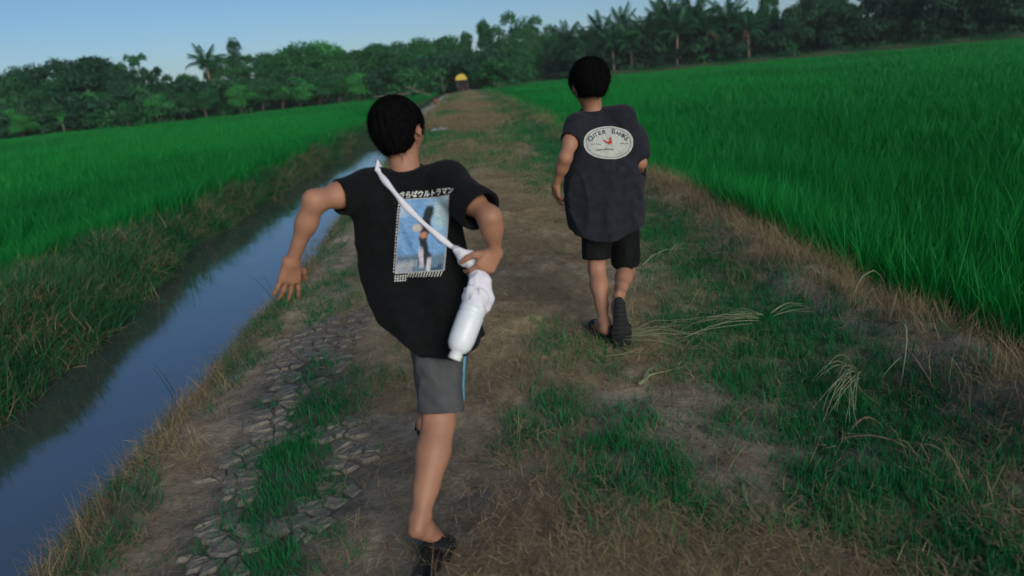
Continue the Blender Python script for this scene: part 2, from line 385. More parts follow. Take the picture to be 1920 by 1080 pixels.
def scatter(name, protos, pts, rot, scl, idx, tint, label, cat, merge=False):
    """one object: points with rotation, size and tint, a plant set on each by geometry nodes, or (merge) laid out as one mesh"""
    if merge:
        Vs, Fs, Ts, k = [], [], [], 0
        idx = np.asarray(idx); rot = np.asarray(rot); scl = np.asarray(scl); pts = np.asarray(pts); tint = np.asarray(tint)
        for i, me in enumerate(protos):
            n = len(me.vertices); v = np.empty(n * 3, np.float32); me.vertices.foreach_get('co', v); v = v.reshape(n, 3)
            f = np.empty(len(me.loops), np.int32); me.loops.foreach_get('vertex_index', f); f = f.reshape(-1, 3)
            s = np.where(idx == i)[0]
            if not len(s): continue
            cx, sx = np.cos(rot[s, 0]), np.sin(rot[s, 0]); cy_, sy = np.cos(rot[s, 1]), np.sin(rot[s, 1]); cz, sz = np.cos(rot[s, 2]), np.sin(rot[s, 2])
            w = v[None] * scl[s][:, None]
            x, y, z = w[..., 0], w[..., 1], w[..., 2]
            x, y = x * cz[:, None] - y * sz[:, None], x * sz[:, None] + y * cz[:, None]
            y, z = y * cx[:, None] - z * sx[:, None], y * sx[:, None] + z * cx[:, None]
            x, z = x * cy_[:, None] + z * sy[:, None], -x * sy[:, None] + z * cy_[:, None]
            Vs.append((np.stack([x, y, z], -1) + pts[s][:, None]).reshape(-1, 3))
            Fs.append((f[None] + (k + n * np.arange(len(s)))[:, None, None]).reshape(-1, 3)); k += n * len(s)
            Ts.append(np.repeat(tint[s], n))
        me = mesh_np(name, np.concatenate(Vs), [np.concatenate(Fs)], list(protos[0].materials), check=False)
        a = me.attributes.new('tint', 'FLOAT', 'POINT'); a.data.foreach_set('value', np.concatenate(Ts).astype(np.float32))
        return tag(link(name, me), label, cat, kind='stuff')
    pc = bpy.data.collections.new(name + '_kinds')
    for i, me in enumerate(protos):
        o = bpy.data.objects.new(f'{name}_kind_{i:02d}', me); pc.objects.link(o)
    me = bpy.data.meshes.new(name)
    n = len(pts); me.vertices.add(n); me.vertices.foreach_set('co', np.asarray(pts, np.float32).ravel())
    for nm, ty, dat, key in (('rot', 'FLOAT_VECTOR', rot, 'vector'), ('scl', 'FLOAT_VECTOR', scl, 'vector'), ('kind_index', 'INT', idx, 'value'), ('tint', 'FLOAT', tint, 'value')):
        a = me.attributes.new(nm, ty, 'POINT')
        a.data.foreach_set(key, np.ascontiguousarray(dat, dtype=np.int32 if ty == 'INT' else np.float32).ravel())
    me.update()
    o = link(name, me)
    ng = bpy.data.node_groups.new(name, 'GeometryNodeTree')
    ng.interface.new_socket('Geometry', in_out='INPUT', socket_type='NodeSocketGeometry')
    ng.interface.new_socket('Geometry', in_out='OUTPUT', socket_type='NodeSocketGeometry')
    N, L = ng.nodes, ng.links
    gi, go = N.new('NodeGroupInput'), N.new('NodeGroupOutput')
    ci = N.new('GeometryNodeCollectionInfo'); ci.inputs['Collection'].default_value = pc
    ci.inputs['Separate Children'].default_value = True; ci.inputs['Reset Children'].default_value = True
    ip = N.new('GeometryNodeInstanceOnPoints'); ip.inputs['Pick Instance'].default_value = True
    def attr(nm, ty):
        a = N.new('GeometryNodeInputNamedAttribute'); a.data_type = ty; a.inputs['Name'].default_value = nm
        return a.outputs['Attribute']
    L.new(gi.outputs[0], ip.inputs['Points']); L.new(ci.outputs[0], ip.inputs['Instance'])
    L.new(attr('kind_index', 'INT'), ip.inputs['Instance Index'])
    er = N.new('FunctionNodeEulerToRotation'); L.new(attr('rot', 'FLOAT_VECTOR'), er.inputs[0]); L.new(er.outputs[0], ip.inputs['Rotation'])
    L.new(attr('scl', 'FLOAT_VECTOR'), ip.inputs['Scale']); L.new(ip.outputs[0], go.inputs[0])
    md = o.modifiers.new('plants', 'NODES'); md.node_group = ng
    tag(o, label, cat, kind='stuff')
    return o

def in_view(x, y, z, m=120):
    v = (np.stack([x, y, z], -1) - CAM) @ CM
    with np.errstate(divide='ignore', invalid='ignore'):
        px = 960 + FPX * v[:, 0] / v[:, 2]; py = 540 - FPX * v[:, 1] / v[:, 2]
    return (v[:, 2] > 0.2) & (px > -m - 400) & (px < 1920 + m + 400) & (py > -m) & (py < 1080 + m + 200)

def rand_rot(n, lean=0.0):
    return np.stack([rng.normal(0, lean, n), rng.normal(0, lean, n), rng.uniform(0, 2 * math.pi, n)], 1)

# far edges of the paddies (world x -> y), read off the photograph
LFAR = [G(a, b, -0.1)[:2] for a, b in ((-500, 312), (0, 263), (300, 233), (500, 210), (690, 190))]
RFAR = [G(a, b, -0.1)[:2] for a, b in ((935, 168), (1010, 153), (1100, 147), (1280, 131), (1600, 102), (1920, 74), (2400, 32))]
def far_y(poly, x):
    a = np.array(sorted([tuple(p) for p in poly])); return np.interp(x, a[:, 0], a[:, 1])
def inside_poly(poly, x, y):
    poly = np.asarray(poly); c = np.zeros(len(x), bool)
    for i in range(len(poly)):
        x1, y1 = poly[i - 1]; x2, y2 = poly[i]
        if y1 == y2: continue
        c ^= ((y1 > y) != (y2 > y)) & (x < (x2 - x1) * (y - y1) / (y2 - y1) + x1)
    return c
POLY_L = [(-4.25, -4), (-4.25, LFAR[-1][1] + 4)] + [tuple(p) for p in LFAR[::-1]] + [(-60, -4)]
POLY_R = [(2.2, -4), (2.35, RFAR[0][1])] + [tuple(p) for p in RFAR] + [(70, -4)]

def patch_mesh(name, tufts, size, dens, seed):
    """a square of rice, many tufts in one mesh"""
    r = np.random.default_rng(seed); Vs, Fs, k = [], [], 0
    for _ in range(int(dens * size * size)):
        me = tufts[r.integers(0, len(tufts))]; n = len(me.vertices); v = np.empty(n * 3, np.float32); me.vertices.foreach_get('co', v); v = v.reshape(n, 3)
        f = np.empty(len(me.loops), np.int32); me.loops.foreach_get('vertex_index', f); a = r.uniform(0, 6.28); h = r.uniform(0.8, 1.15)
        x = v[:, 0] * math.cos(a) - v[:, 1] * math.sin(a); y = v[:, 0] * math.sin(a) + v[:, 1] * math.cos(a)
        Vs.append(np.c_[x + r.uniform(-size / 2, size / 2), y + r.uniform(-size / 2, size / 2), v[:, 2] * h]); Fs.append(f.reshape(-1, 3) + k); k += n
    return mesh_np(name, np.concatenate(Vs), [np.concatenate(Fs)], [M_rice], check=False)

RT = [tuft(f'rice_tuft_{i}', 15, 1.0, 0.011, 0.045, 0.12, 0.55, M_rice, 3, seed=100 + i) for i in range(6)]
ZONES = ((0, 9, 1.0), (9, 18, 1.8), (18, 34, 3.2), (34, 60, 5.0), (60, 150, 8.0))
RP = []                                     # farther patches are drawn out sideways, so their blades start more upright
for zi, (_, _, wm) in enumerate(ZONES):
    tf = [tuft(f'rice_far_tuft_{zi}_{i}', 15, 1.0, 0.011, 0.045, 0.13 / wm, 0.55 / wm, M_rice, 3 if zi < 2 else 2, seed=120 + 10 * zi + i) for i in range(4)]
    RP += [patch_mesh(f'rice_patch_{zi}_{i}', tf, 0.5, 170, 150 + 10 * zi + i) for i in range(3)]
NP = len(RP)
def rice_field(name, poly, xlo, xhi, label, edge, hfun):
    pts = []
    for zi, (d0, d1, wmul) in enumerate(ZONES):
        c = 0.5 * wmul; a0, a1 = max(xlo, -d1), min(xhi, d1)
        gx, gy = np.meshgrid(np.arange(a0, a1, c), np.arange(-3, d1, c)); x = gx.ravel() + rng.uniform(-.15, .15, gx.size) * c; y = gy.ravel() + rng.uniform(-.15, .15, gx.size) * c
        d = np.hypot(x, y); k = (d >= d0) & (d < d1) & inside_poly(poly, x, y) & edge(x, y, 0.27 * wmul)
        x, y = x[k], y[k]; z = terrain(x, y); k = in_view(x, y, z + 0.4, 300); x, y, z = x[k], y[k], z[k]
        pts.append(np.stack([x, y, z, np.full(len(x), wmul), 3 * zi + rng.integers(0, 3, len(x))], 1))
    for (y0, y1, dens, wmul, width) in ((-2, 9, 190, 1.0, .7), (9, 18, 85, 1.6, 1.1), (18, 40, 28, 2.6, 1.8), (40, 100, 9, 4.5, 4)):       # ragged rim along the edge
        n = int(dens * (y1 - y0) * (width + 1)); y = rng.uniform(y0, y1, n); sgn = 1 if xlo > 0 else -1
        x = (xlo if xlo > 0 else xhi) + sgn * rng.uniform(0, width + 1, n)
        k = inside_poly(poly, x, y) & edge(x, y, 0) & ~edge(x, y, width * 0.62)
        x, y = x[k], y[k]; z = terrain(x, y); k = in_view(x, y, z + 0.4); x, y, z = x[k], y[k], z[k]
        pts.append(np.stack([x, y, z, np.full(len(x), wmul), NP + rng.integers(0, 6, len(x))], 1))
    p = np.concatenate(pts); n = len(p)
    hh = hfun(p[:, 0], p[:, 1]) * (0.72 + 0.56 * fbm(p[:, 0] * 0.6, p[:, 1] * 0.4, 81))
    scl = np.stack([p[:, 3], p[:, 3], hh], 1)
    rot = rand_rot(n, 0.02); rot[:, 2] = np.where(p[:, 4] < NP, np.round(rot[:, 2] / (math.pi / 2)) * math.pi / 2, rot[:, 2])
    tint = np.clip(0.05 + 0.6 * sstep(0.3, 0.7, fbm(p[:, 0] * 0.16, p[:, 1] * 0.10, 82)) + 0.4 * fbm(p[:, 0] * 0.6, p[:, 1] * 0.6, 83), 0, 1)
    return scatter(name, RP + RT, p[:, :3], rot, scl, p[:, 4].astype(int), tint, label, 'rice')
rice_field('rice_field', POLY_R, 2, 75, 'bright green young rice filling the paddy beside the right edge of the path',
           lambda x, y, m: x > path_right(y) + 0.08 + m, lambda x, y: 0.62 - 0.14 * sstep(3, 12, y))
rice_field('rice_field', POLY_L, -75, -4, 'smooth green young rice filling the paddy beyond the ditch',
           lambda x, y, m: x < -4.25 - m + 0.25 * (fbm(y * 0.8, x * 0, 84) - 0.5), lambda x, y: 0.42 + 0 * x)

def zone(n, x0, x1, y0, y1, dens, pw=1.0):
    """random spots in a strip with probability dens(x, y); pw > 1 crowds them towards the near end"""
    y = y0 + (y1 - y0) * rng.uniform(0, 1, n) ** pw; x = rng.uniform(x0, x1, n)
    k = rng.uniform(0, 1, n) < dens(x, y); x, y = x[k], y[k]; z = terrain(x, y)
    k = in_view(x, y, z); return x[k], y[k], z[k]
def put(name, protos, xyz, size, tint, label, cat, lean=0.12, hs=None):
    x, y, z = xyz; n = len(x)
    s = size * rng.uniform(0.7, 1.3, n); hh = s if hs is None else hs * rng.uniform(0.7, 1.3, n)
    return scatter(name, protos, np.stack([x, y, z], 1), rand_rot(n, lean), np.stack([s, s, hh], 1), rng.integers(0, len(protos), n),
                   np.clip(tint + rng.normal(0, 0.2, n), 0, 1), label, cat, merge=True)
def grow(y): return np.clip(y / 4.5, 0.8, 5.5)

short = [tuft(f'grass_tuft_{i}', 16, 0.085, 0.0050, 0.03, 0.5, 0.9, M_grass, 2, seed=200 + i) for i in range(5)]
x, y, z = zone(230000, -2.0, 2.4, 0.9, 84, lambda x, y: greenness(x, y) ** 1.2 * (0.35 if True else 1) * np.where(y > 8, .8, 1), 2.6)
put('path_grass', short, (x, y, z), grow(y) ** 0.75, 0.25 + 0.5 * fbm(x * 2, y * 2, 85), 'short green grass growing in patches on the dirt path', 'grass', hs=np.clip(grow(y) ** 0.35, 1, 1.5))

lying = [tuft(f'straw_heap_{i}', 18, 0.080, 0.0025, 0.06, 0.2, 0.15, M_straw, 2, flat=True, seed=300 + i) for i in range(5)]
upst = [tuft(f'straw_tuft_{i}', 14, 0.19, 0.0028, 0.035, 0.8, 1.4, M_straw, 3, seed=320 + i) for i in range(4)]
x, y, z = zone(150000, -2.05, 2.3, 0.9, 84, lambda x, y: (0.16 * (1 - mud_strip(x, y)) + strawness(x, y)) * 0.6 * (1 - 0.5 * greenness(x, y)) * (1 - 0.5 * greenness(x, y)), 2.4)
put('dry_straw', lying, (x, y, z + 0.004), grow(y) ** 0.7, 0.15 + 0.25 * sstep(2, 4, y) + 0.3 * sstep(4, 10, y) + 0.6 * fbm(x * 1.5, y * 1.5, 86), 'brown dry straw strewn over the path', 'straw', 0.15, hs=np.clip(grow(y) ** 0.3, .8, 1.3))  # tint raised with distance, brightness painted in against the straw's own shading
x, y, z = zone(42000, -2.1, 2.45, 0.9, 50, lambda x, y: np.clip(1.2 * np.exp(-((x - path_right(y) + 0.06) / 0.18) ** 2) * (.15 + .3 * sstep(7, 4, y) + .7 * sstep(.40, .6, fbm(x * 1.5, y * 1.4, 65))) * (1 - 0.75 * sstep(5, 12, y)) + 0.5 * np.exp(-((x + 1.7) / 0.22) ** 2) * sstep(0.45, 0.6, fbm(x, y * 0.9, 66)) + 0.008 * (1 - mud_strip(x, y)), 0, 1), 2.2)
put('dry_grass_tufts', upst, (x, y, z), grow(y) ** 0.6, 0.0 + 0.6 * fbm(x * 1.5, y * 1.5, 87), 'tangled brown dry grass along the edges of the path', 'dry grass', 0.3, hs=0.95 + 0 * y)

longg = [tuft(f'bank_tuft_{i}', 12, 0.34, 0.008, 0.05, 0.7, 1.3, M_bankgrass, 3, seed=400 + i) for i in range(5)]
longd = [tuft(f'bank_straw_{i}', 12, 0.34, 0.006, 0.06, 0.85, 1.3, M_straw, 3, seed=420 + i) for i in range(3)]
def bankd(x, y): return np.clip(sstep(left_edge(y) - 0.04, left_edge(y) - 0.22, x) * sstep(-4.6, -4.25, x), 0, 1)
x, y, z = zone(42000, -4.6, -2.8, 2.0, 60, lambda x, y: bankd(x, y) * 0.8, 1.9)
put('bank_grass', longg, (x, y, z), 0.85 * grow(y) ** 0.45, 0.1 + 0.7 * fbm(x * 1.2, y * 1.2, 88), 'long drooping grass on the bank between ditch and paddy', 'grass', 0.25, hs=(0.75 - 0.30 * sstep(6, 14, y)) * (0.55 + 0.75 * fbm(x * 1.3, y * 0.9, 95)))
x, y, z = zone(20000, -4.5, -2.8, 2.0, 60, lambda x, y: bankd(x, y) * (0.12 + sstep(0.36, 0.58, fbm(x * 1.1, y * 0.8, 67))) * 0.9, 1.9)
put('bank_dry_grass', longd, (x, y, z), 0.85 * grow(y) ** 0.45, 0.0 + 0.45 * fbm(x * 1.2, y * 1.2, 89), 'brown dry grass tangled in the ditch bank', 'dry grass', 0.3, hs=0.6 - 0.2 * sstep(6, 14, y))
x, y, z = zone(9000, -2.2, -1.35, 1.6, 40, lambda x, y: 0.32 * sstep(0.42, 0.6, fbm(x * 1.5, y * 1.1, 68)) * sstep(right_edge(y) - 0.08, right_edge(y) + 0.15, x), 1.8)
put('ditch_edge_grass', longg, (x, y, z), 0.5 * grow(y) ** 0.45, 0.2 + 0.6 * fbm(x * 1.2, y * 1.2, 90), 'green grass on the slope between path and ditch', 'grass', 0.25, hs=0.38 - 0.1 * sstep(6, 14, y))

# ------------------------------------------------------------------ dried mud plates, split by cracks, on the ditch side of the path
def mud_plates():
    x0, x1, y0, y1 = -1.36, -0.58, 1.45, 4.3
    n = 520
    pts = np.stack([rng.uniform(x0 - 0.12, x1 + 0.12, n), y0 + (y1 - y0) * rng.uniform(0, 1, n) ** 1.7], 1)
    for _ in range(3):                                   # even the spacing out a little
        d = pts[:, None] - pts[None]; r2 = (d ** 2).sum(-1) + 1e-6
        w = np.exp(-r2 / 0.035 ** 2); np.fill_diagonal(w, 0)
        pts += 0.35 * (w[..., None] * d / np.sqrt(r2)[..., None]).sum(1) * 0.03
    k = 0
    for i in range(n):
        c = pts[i]
        xc = c[0] + 0.95 + 0.10 * math.sin(c[1] * 2.1)
        if abs(xc) > 0.25 + 0.05 * math.sin(c[1] * 5 + 1) + 0.04 * rng.normal(): continue
        if greenness(c[0], c[1]) > 0.5: continue
        poly = [c + 0.072 * np.array([math.cos(a), math.sin(a)]) for a in np.linspace(0, 2 * math.pi, 13)[:-1]]
        dd = ((pts - c) ** 2).sum(1); near = np.argsort(dd)[1:22]
        for j in near:
            m = (pts[j] + c) / 2; nv = pts[j] - c; out = []
            for a, b in zip(poly, poly[1:] + poly[:1]):
                da, db = (a - m) @ nv, (b - m) @ nv
                if da <= 0: out.append(a)
                if da * db < 0: out.append(a + (b - a) * da / (da - db))
            poly = out
            if len(poly) < 3: break
        if len(poly) < 3: continue
        poly = np.array(poly); cen = poly.mean(0)
        e = poly - cen; rad = np.linalg.norm(e, axis=1, keepdims=True); mr = rad.mean()
        if mr < 0.02: continue
        gap = rng.uniform(0.003, 0.010)
        outer = cen + e * np.clip(1 - gap / rad, 0.2, 1) + rng.normal(0, 0.0035, e.shape)
        inner = cen + (outer - cen) * (1 - 0.014 / max(mr, 0.028))
        z = float(max(terrain(outer[:, 0], outer[:, 1]).mean(), terrain(cen[0], cen[1]))) + 0.006; hgt = rng.uniform(0.004, 0.009); tx, ty = rng.normal(0, 0.03, 2)
        def lift(p, h): return np.c_[p - cen, h + (p - cen) @ np.array([tx, ty])]
        V = np.concatenate([lift(outer, -0.03 + 0 * outer[:, 0]), lift(outer, hgt - 0.007 + rng.normal(0, 0.002, len(outer))), lift(inner, hgt + rng.normal(0, 0.0015, len(outer))), lift(cen[None], np.array([hgt - 0.004]))])
        m = len(outer); F4 = []; F3 = []
        for a in range(m):
            b = (a + 1) % m
            F4 += [(a, b, b + m, a + m), (a + m, b + m, b + 2 * m, a + 2 * m)]; F3.append((a + 2 * m, b + 2 * m, 3 * m))
        o = link('mud_plate', mesh_np('mud_plate', V, [np.array(F3), np.array(F4)], [M_mud], smooth=False), path_o)
        o.location = (cen[0], cen[1], z); k += 1
        if k >= 298: break
    return k
mud_plates()

# ------------------------------------------------------------------ trees
def leaf_cloud(lobes, n, size, r, flat=0.8):
    """n leaf quads on and in ellipsoid lobes (cx, cy, cz, rx, ry, rz), facing loosely outwards"""
    lobes = np.asarray(lobes, float); w = (lobes[:, 3] * lobes[:, 5]); pick = r.choice(len(lobes), n, p=w / w.sum())
    d = r.normal(0, 1, (n, 3)); d /= np.linalg.norm(d, axis=1, keepdims=True)
    d[:, 2] = np.where(d[:, 2] < -0.4, -d[:, 2] * 0.6, d[:, 2])
    rad = 1 - 0.35 * r.uniform(0, 1, n) ** 2 + 0.10 * r.normal(0, 1, n)
    L = lobes[pick]; c = L[:, :3] + d * L[:, 3:] * rad[:, None]
    nor = d + r.normal(0, 0.55, (n, 3)); nor /= np.linalg.norm(nor, axis=1, keepdims=True)
    t = np.cross(nor, r.normal(0, 1, (n, 3))); t /= np.linalg.norm(t, axis=1, keepdims=True); t[:, 2] -= 0.3
    b = np.cross(nor, t); s = size * r.uniform(0.6, 1.4, (n, 1))
    V = np.stack([c - t * s, c + b * s * 0.45 + nor * s * 0.12, c + t * s, c - b * s * 0.45 + nor * s * 0.12], 1).reshape(-1, 3)
    F = np.arange(4 * n).reshape(n, 4)
    return V, F

def crown_mesh(name, seed, n, size, mat, style='round'):
    r = np.random.default_rng(seed); lobes = []
    if style == 'round':
        for i in range(13):
            a = r.uniform(0, 6.28); q = r.uniform(0.05, 0.36); h = r.uniform(0.30, 0.86)
            q *= 1.15 - 0.75 * abs(h - 0.55)
            s = r.uniform(0.11, 0.20); lobes.append((q * math.cos(a), q * math.sin(a), h, s * 1.2, s * 1.2, s * 0.85))
        lobes.append((0, 0, 0.60, 0.26, 0.26, 0.27)); lobes.append((0, 0, 0.42, 0.26, 0.26, 0.16))
    elif style == 'tall':
        for i in range(14):
            h = r.uniform(0.25, 0.92); a = r.uniform(0, 6.28); q = r.uniform(0.02, 0.20) * (1.25 - h)
            s = r.uniform(0.08, 0.14); lobes.append((q * math.cos(a), q * math.sin(a), h, s, s, s * 1.1))
        lobes.append((0, 0, 0.55, 0.15, 0.15, 0.3))
    elif style == 'loose':
        for i in range(22):
            a = r.uniform(0, 6.28); q = r.uniform(0.05, 0.42); h = r.uniform(0.38, 0.97); q *= 1.2 - 0.8 * abs(h - 0.6)
            s = r.uniform(0.05, 0.10); lobes.append((q * math.cos(a), q * math.sin(a), h, s * 1.2, s * 1.2, s))
    elif style == 'bush':
        for i in range(12):
            a = r.uniform(0, 6.28); q = r.uniform(0.0, 0.5); h = r.uniform(0.15, 0.8)
            s = r.uniform(0.12, 0.24); lobes.append((q * math.cos(a), q * math.sin(a), h, s * 1.3, s * 1.3, s))
    V, F = leaf_cloud(lobes, n, size, r)
    if style != 'bush':                                  # stretch so that the crown tops out at 1
        k = 0.99 / np.percentile(V[:, 2], 99.7); V[:, 2] *= k; lobes = [(l[0], l[1], l[2] * k) + tuple(l[3:]) for l in lobes]
    return mesh_np(name, V, F, [mat], smooth=False), lobes

def trunk_mesh(name, seed, lobes, rad=0.022, top=0.6):
    r = np.random.default_rng(seed); m = MB()
    bend = r.normal(0, 0.03, (5, 2)); bend[0] = 0
    zs = np.linspace(-0.03, top, 5); c = np.c_[np.cumsum(bend, 0), zs]
    m.tube(c, np.linspace(rad, rad * 0.45, 5), 7)
    for l in lobes[:7]:
        i = r.integers(1, 4); p = c[i]; q = np.array(l[:3]); mid = (p + q) / 2 + np.array([0, 0, -0.03])
        m.tube([p, mid, q], [rad * 0.5, rad * 0.33, rad * 0.12], 5)
    return m.mesh(name, [M_bark])

KINDS = {}
for style, n, ls, mats, nv in (('round', 8500, 0.0200, (M_leafL, M_leafR, M_leafB), 3), ('tall', 6000, 0.0170, (M_leafL, M_leafR), 2), ('loose', 5000, 0.0170, (M_leafL, M_leafR), 2)):
    for mi, mt in enumerate(mats):
        for v in range(nv):
            sd = 1000 + 100 * mi + 10 * v + len(style)
            cm, lb = crown_mesh('crown', sd, n, ls, mt, style)
            KINDS.setdefault((style, mt.name), []).append((cm, trunk_mesh('trunk', sd + 5, lb, 0.02 if style != 'round' else 0.026)))

def place_tree(name, style, mat, px, pytop, yw, wide, label, group, lean=0.0):
    """a tree whose crown tops out at pixel (px, pytop) when it stands yw metres down the path"""
    top = P(px, pytop, yw); z0 = float(terrain(top[0], yw)) - 0.05
    h = (top[2] - z0) * 1.02; wide *= 1.15
    o = empty(name, (top[0], yw, z0), rng.uniform(0, 6.28)); o.scale = (h * wide, h * wide, h)
    cm, tm = random.choice(KINDS[(style, mat.name)])
    link('trunk', tm, o); link('crown', cm, o)
    tag(o, label, 'tree', group); return o

ORD = ['first', 'second', 'third', 'fourth', 'fifth', 'sixth', 'seventh', 'eighth', 'ninth', 'tenth', 'eleventh', 'twelfth', 'thirteenth', 'fourteenth', 'fifteenth', 'sixteenth', 'seventeenth',
       'eighteenth', 'nineteenth', 'twentieth', 'twenty-first', 'twenty-second', 'twenty-third', 'twenty-fourth', 'twenty-fifth', 'twenty-sixth', 'twenty-seventh', 'twenty-eighth', 'twenty-ninth', 'thirtieth']
def edge_y(px):
    """distance of the field edge below image column px"""
    a = [(-300, 290), (0, 263), (300, 233), (500, 210), (690, 190), (800, 180), (870, 172), (935, 168), (1010, 153), (1100, 147), (1280, 131), (1600, 102), (1920, 74), (2300, 40)]
    py = np.interp(px, [q[0] for q in a], [q[1] for q in a]); return G(px, py, -0.1)[1]

# tall trees of the wood behind the left paddy, left to right: column, crown top, setback, width, kind
left_row = [(-60, 135, 8, .9, 'round', 1), (15, 143, 6, .9, 'round', 0), (58, 124, 9, .75, 'round', 1), (92, 152, 4, .9, 'round', 0), (132, 112, 8, .95, 'round', 1), (178, 108, 7, 1.0, 'round', 1), (214, 124, 6, .9, 'round', 1),
            (243, 103, 9, .55, 'loose', 0), (275, 128, 7, .7, 'loose', 1), (318, 152, 9, .9, 'round', 0), (352, 140, 6, .8, 'round', 0), (405, 106, 8, .8, 'round', 0), (432, 74, 9, .62, 'tall', 1), (468, 103, 10, .6, 'loose', 0),
            (505, 100, 7, .9, 'round', 0), (545, 86, 8, .95, 'round', 0), (585, 82, 9, .95, 'round', 2), (625, 95, 7, .9, 'round', 0), (660, 96, 9, .8, 'round', 0), (697, 84, 7, .9, 'round', 0), (740, 80, 6, .9, 'round', 0)]
ml = (M_leafL, M_leafR, M_leafB)
for i, (px, pt, sb, wd, st, mi) in enumerate(left_row):
    mt = ml[mi] if (st, ml[mi].name) in KINDS else M_leafL
    look = {'round': 'rounded leafy tree', 'tall': 'tall narrow tree', 'loose': 'loose feathery tree'}[st]
    place_tree('broadleaf_tree', st, mt, px, pt, edge_y(px) + sb, wd, f'{look}, {ORD[i]} from the left end of the wood behind the left paddy', 'tall trees of the wood behind the left paddy')
centre_row = [(785, 72, 12, .8, 'round', 0), (832, 70, 19, .85, 'round', 0), (868, 62, 22, .75, 'tall', 0), (908, 40, 26, .7, 'tall', 0), (942, 52, 20, .8, 'round', 0), (978, 23, 18, .62, 'round', 0), (1008, 52, 14, .7, 'round', 0),
              (795, 105, 8, .8, 'round', 2), (770, 108, 3, .85, 'round', 0), (920, 100, 10, .9, 'round', 0), (975, 95, 8, .8, 'round', 0), (1040, 70, 16, .8, 'round', 0), (1085, 68, 18, .9, 'round', 1)]
for i, (px, pt, sb, wd, st, mi) in enumerate(centre_row):
    mt = ml[mi] if (st, ml[mi].name) in KINDS else M_leafL
    place_tree('broadleaf_tree', st, mt, px, pt, edge_y(px) + sb, wd,
               ['leafy tree overhanging the fallen branches left of the hut', 'tall leafy tree just left of the yellow-roofed hut', 'narrow tree rising straight above the yellow-roofed hut', 'tall narrow tree, second to the right above the hut',
                'broad tree right of the tall narrow trees above the hut', 'tallest tree of the wood, its dome highest above the path end', 'smaller dome at the right shoulder of the tallest tree', 'bright low leafy tree beside the path end, left of the hut',
                'low spreading tree behind the fallen branches', 'low broad tree in front of the wood right of the hut', 'low tree in front of the tallest tree', 'rounded tree just left of the coconut palms', 'dark rounded tree behind the leftmost coconut palms'][i],
               'trees around the path end')
right_row = [(1150, 62, 14, .8, 'round', 1), (1205, 50, 14, .8, 'round', 1), (1255, 42, 14, .8, 'round', 1), (1300, 15, 12, .6, 'tall', 1), (1340, 28, 10, .8, 'round', 1), (1385, 25, 9, .8, 'round', 1), (1430, -6, 8, .55, 'tall', 0), (1452, -8, 10, .45, 'tall', 0), (1490, 12, 6, .8, 'round', 1),
             (1520, -12, 8, .85, 'round', 1), (1560, -14, 7, .8, 'round', 1), (1600, -24, 9, .8, 'loose', 1), (1645, -50, 6, .8, 'loose', 1), (1690, -58, 8, .8, 'round', 1), (1716, -38, 9, .5, 'loose', 1), (1760, -68, 6, .8, 'loose', 1), (1815, -83, 7, .9, 'round', 1), (1870, -93, 6, .9, 'round', 1), (1930, -103, 7, .9, 'round', 1), (1990, -103, 7, .9, 'round', 1)]
for i, (px, pt, sb, wd, st, mi) in enumerate(right_row):
    place_tree('broadleaf_tree', st, ml[mi], px, pt, edge_y(px) + sb, wd, f'dark {dict(round="rounded", tall="tall narrow", loose="thin-leaved")[st]} tree, {ORD[len(right_row) - 1 - i]} from the right end of the far wood', 'dark trees of the wood behind the right paddy')

back_row = [(1020, 62, 26, 1.0), (1055, 72, 22, 1.0), (1092, 70, 24, 1.0), (1128, 66, 22, 1.0), (1160, 58, 24, 1.0), (1196, 56, 22, 1.0), (1228, 48, 24, 1.0), (1262, 44, 22, 1.0), (1296, 36, 20, 1.0), (1330, 34, 20, 1.0), (1368, 30, 18, 1.0), (1402, 30, 18, 1.0), (1470, 52, 16, 1.0), (1500, 34, 16, 1.0)]
for i, (px, pt, sb, wd) in enumerate(back_row):
    place_tree('broadleaf_tree', 'round', M_leafL if i % 3 else M_leafR, px, pt, edge_y(px) + sb, wd, f'rounded tree standing behind the coconut palms, {ORD[i]} from the left', 'trees behind the coconut palms')

# young trees with thin pale trunks at the edge of the left paddy
young = [(30, 205), (180, 205), (230, 200), (288, 178), (335, 172), (377, 168), (441, 160), (481, 152), (520, 150), (555, 145), (592, 142), (626, 140), (665, 138)]
for i, (px, pt) in enumerate(young):
    o = place_tree('young_tree', 'round', M_leafL if i % 3 else M_leafB, px, pt, edge_y(px) + rng.uniform(0.4, 1.4), rng.uniform(0.85, 1.1),
                   f'young thin-trunked tree, {ORD[i]} from the left along the edge of the left paddy', 'young trees along the left paddy')

# undergrowth that closes the wood below the crowns
bushes = [crown_mesh('bush_kind', 2000 + i, 1500, 0.048, (M_leafL, M_leafR, M_leafR, M_leafL)[i], 'bush')[0] for i in range(4)]
def undergrowth(name, pxs, sb0, sb1, n, h0, h1, label, kinds):
    px = rng.uniform(pxs[0], pxs[1], n); pt = []
    for a in px:
        yw = edge_y(a) + rng.uniform(sb0, sb1); q = P(a, 200, yw); 
        if 838 < a < 905 and yw < edge_y(a) + 16: yw = edge_y(a) + 16 + rng.uniform(0, 10); q = P(a, 200, yw)
        pt.append((q[0], yw, float(terrain(q[0], yw)) - 0.1))
    pt = np.array(pt); s = rng.uniform(h0, h1, n)
    scatter(name, [bushes[k] for k in kinds], pt, rand_rot(n, 0.05), np.stack([s * 1.25, s * 1.25, s], 1), rng.integers(0, len(kinds), n), rng.uniform(0, 1, n), label, 'undergrowth')
undergrowth('undergrowth', (-120, 780), 2.2, 16, 420, 2.2, 4.8, 'dense dark undergrowth filling the wood behind the left paddy', (0, 1, 2))
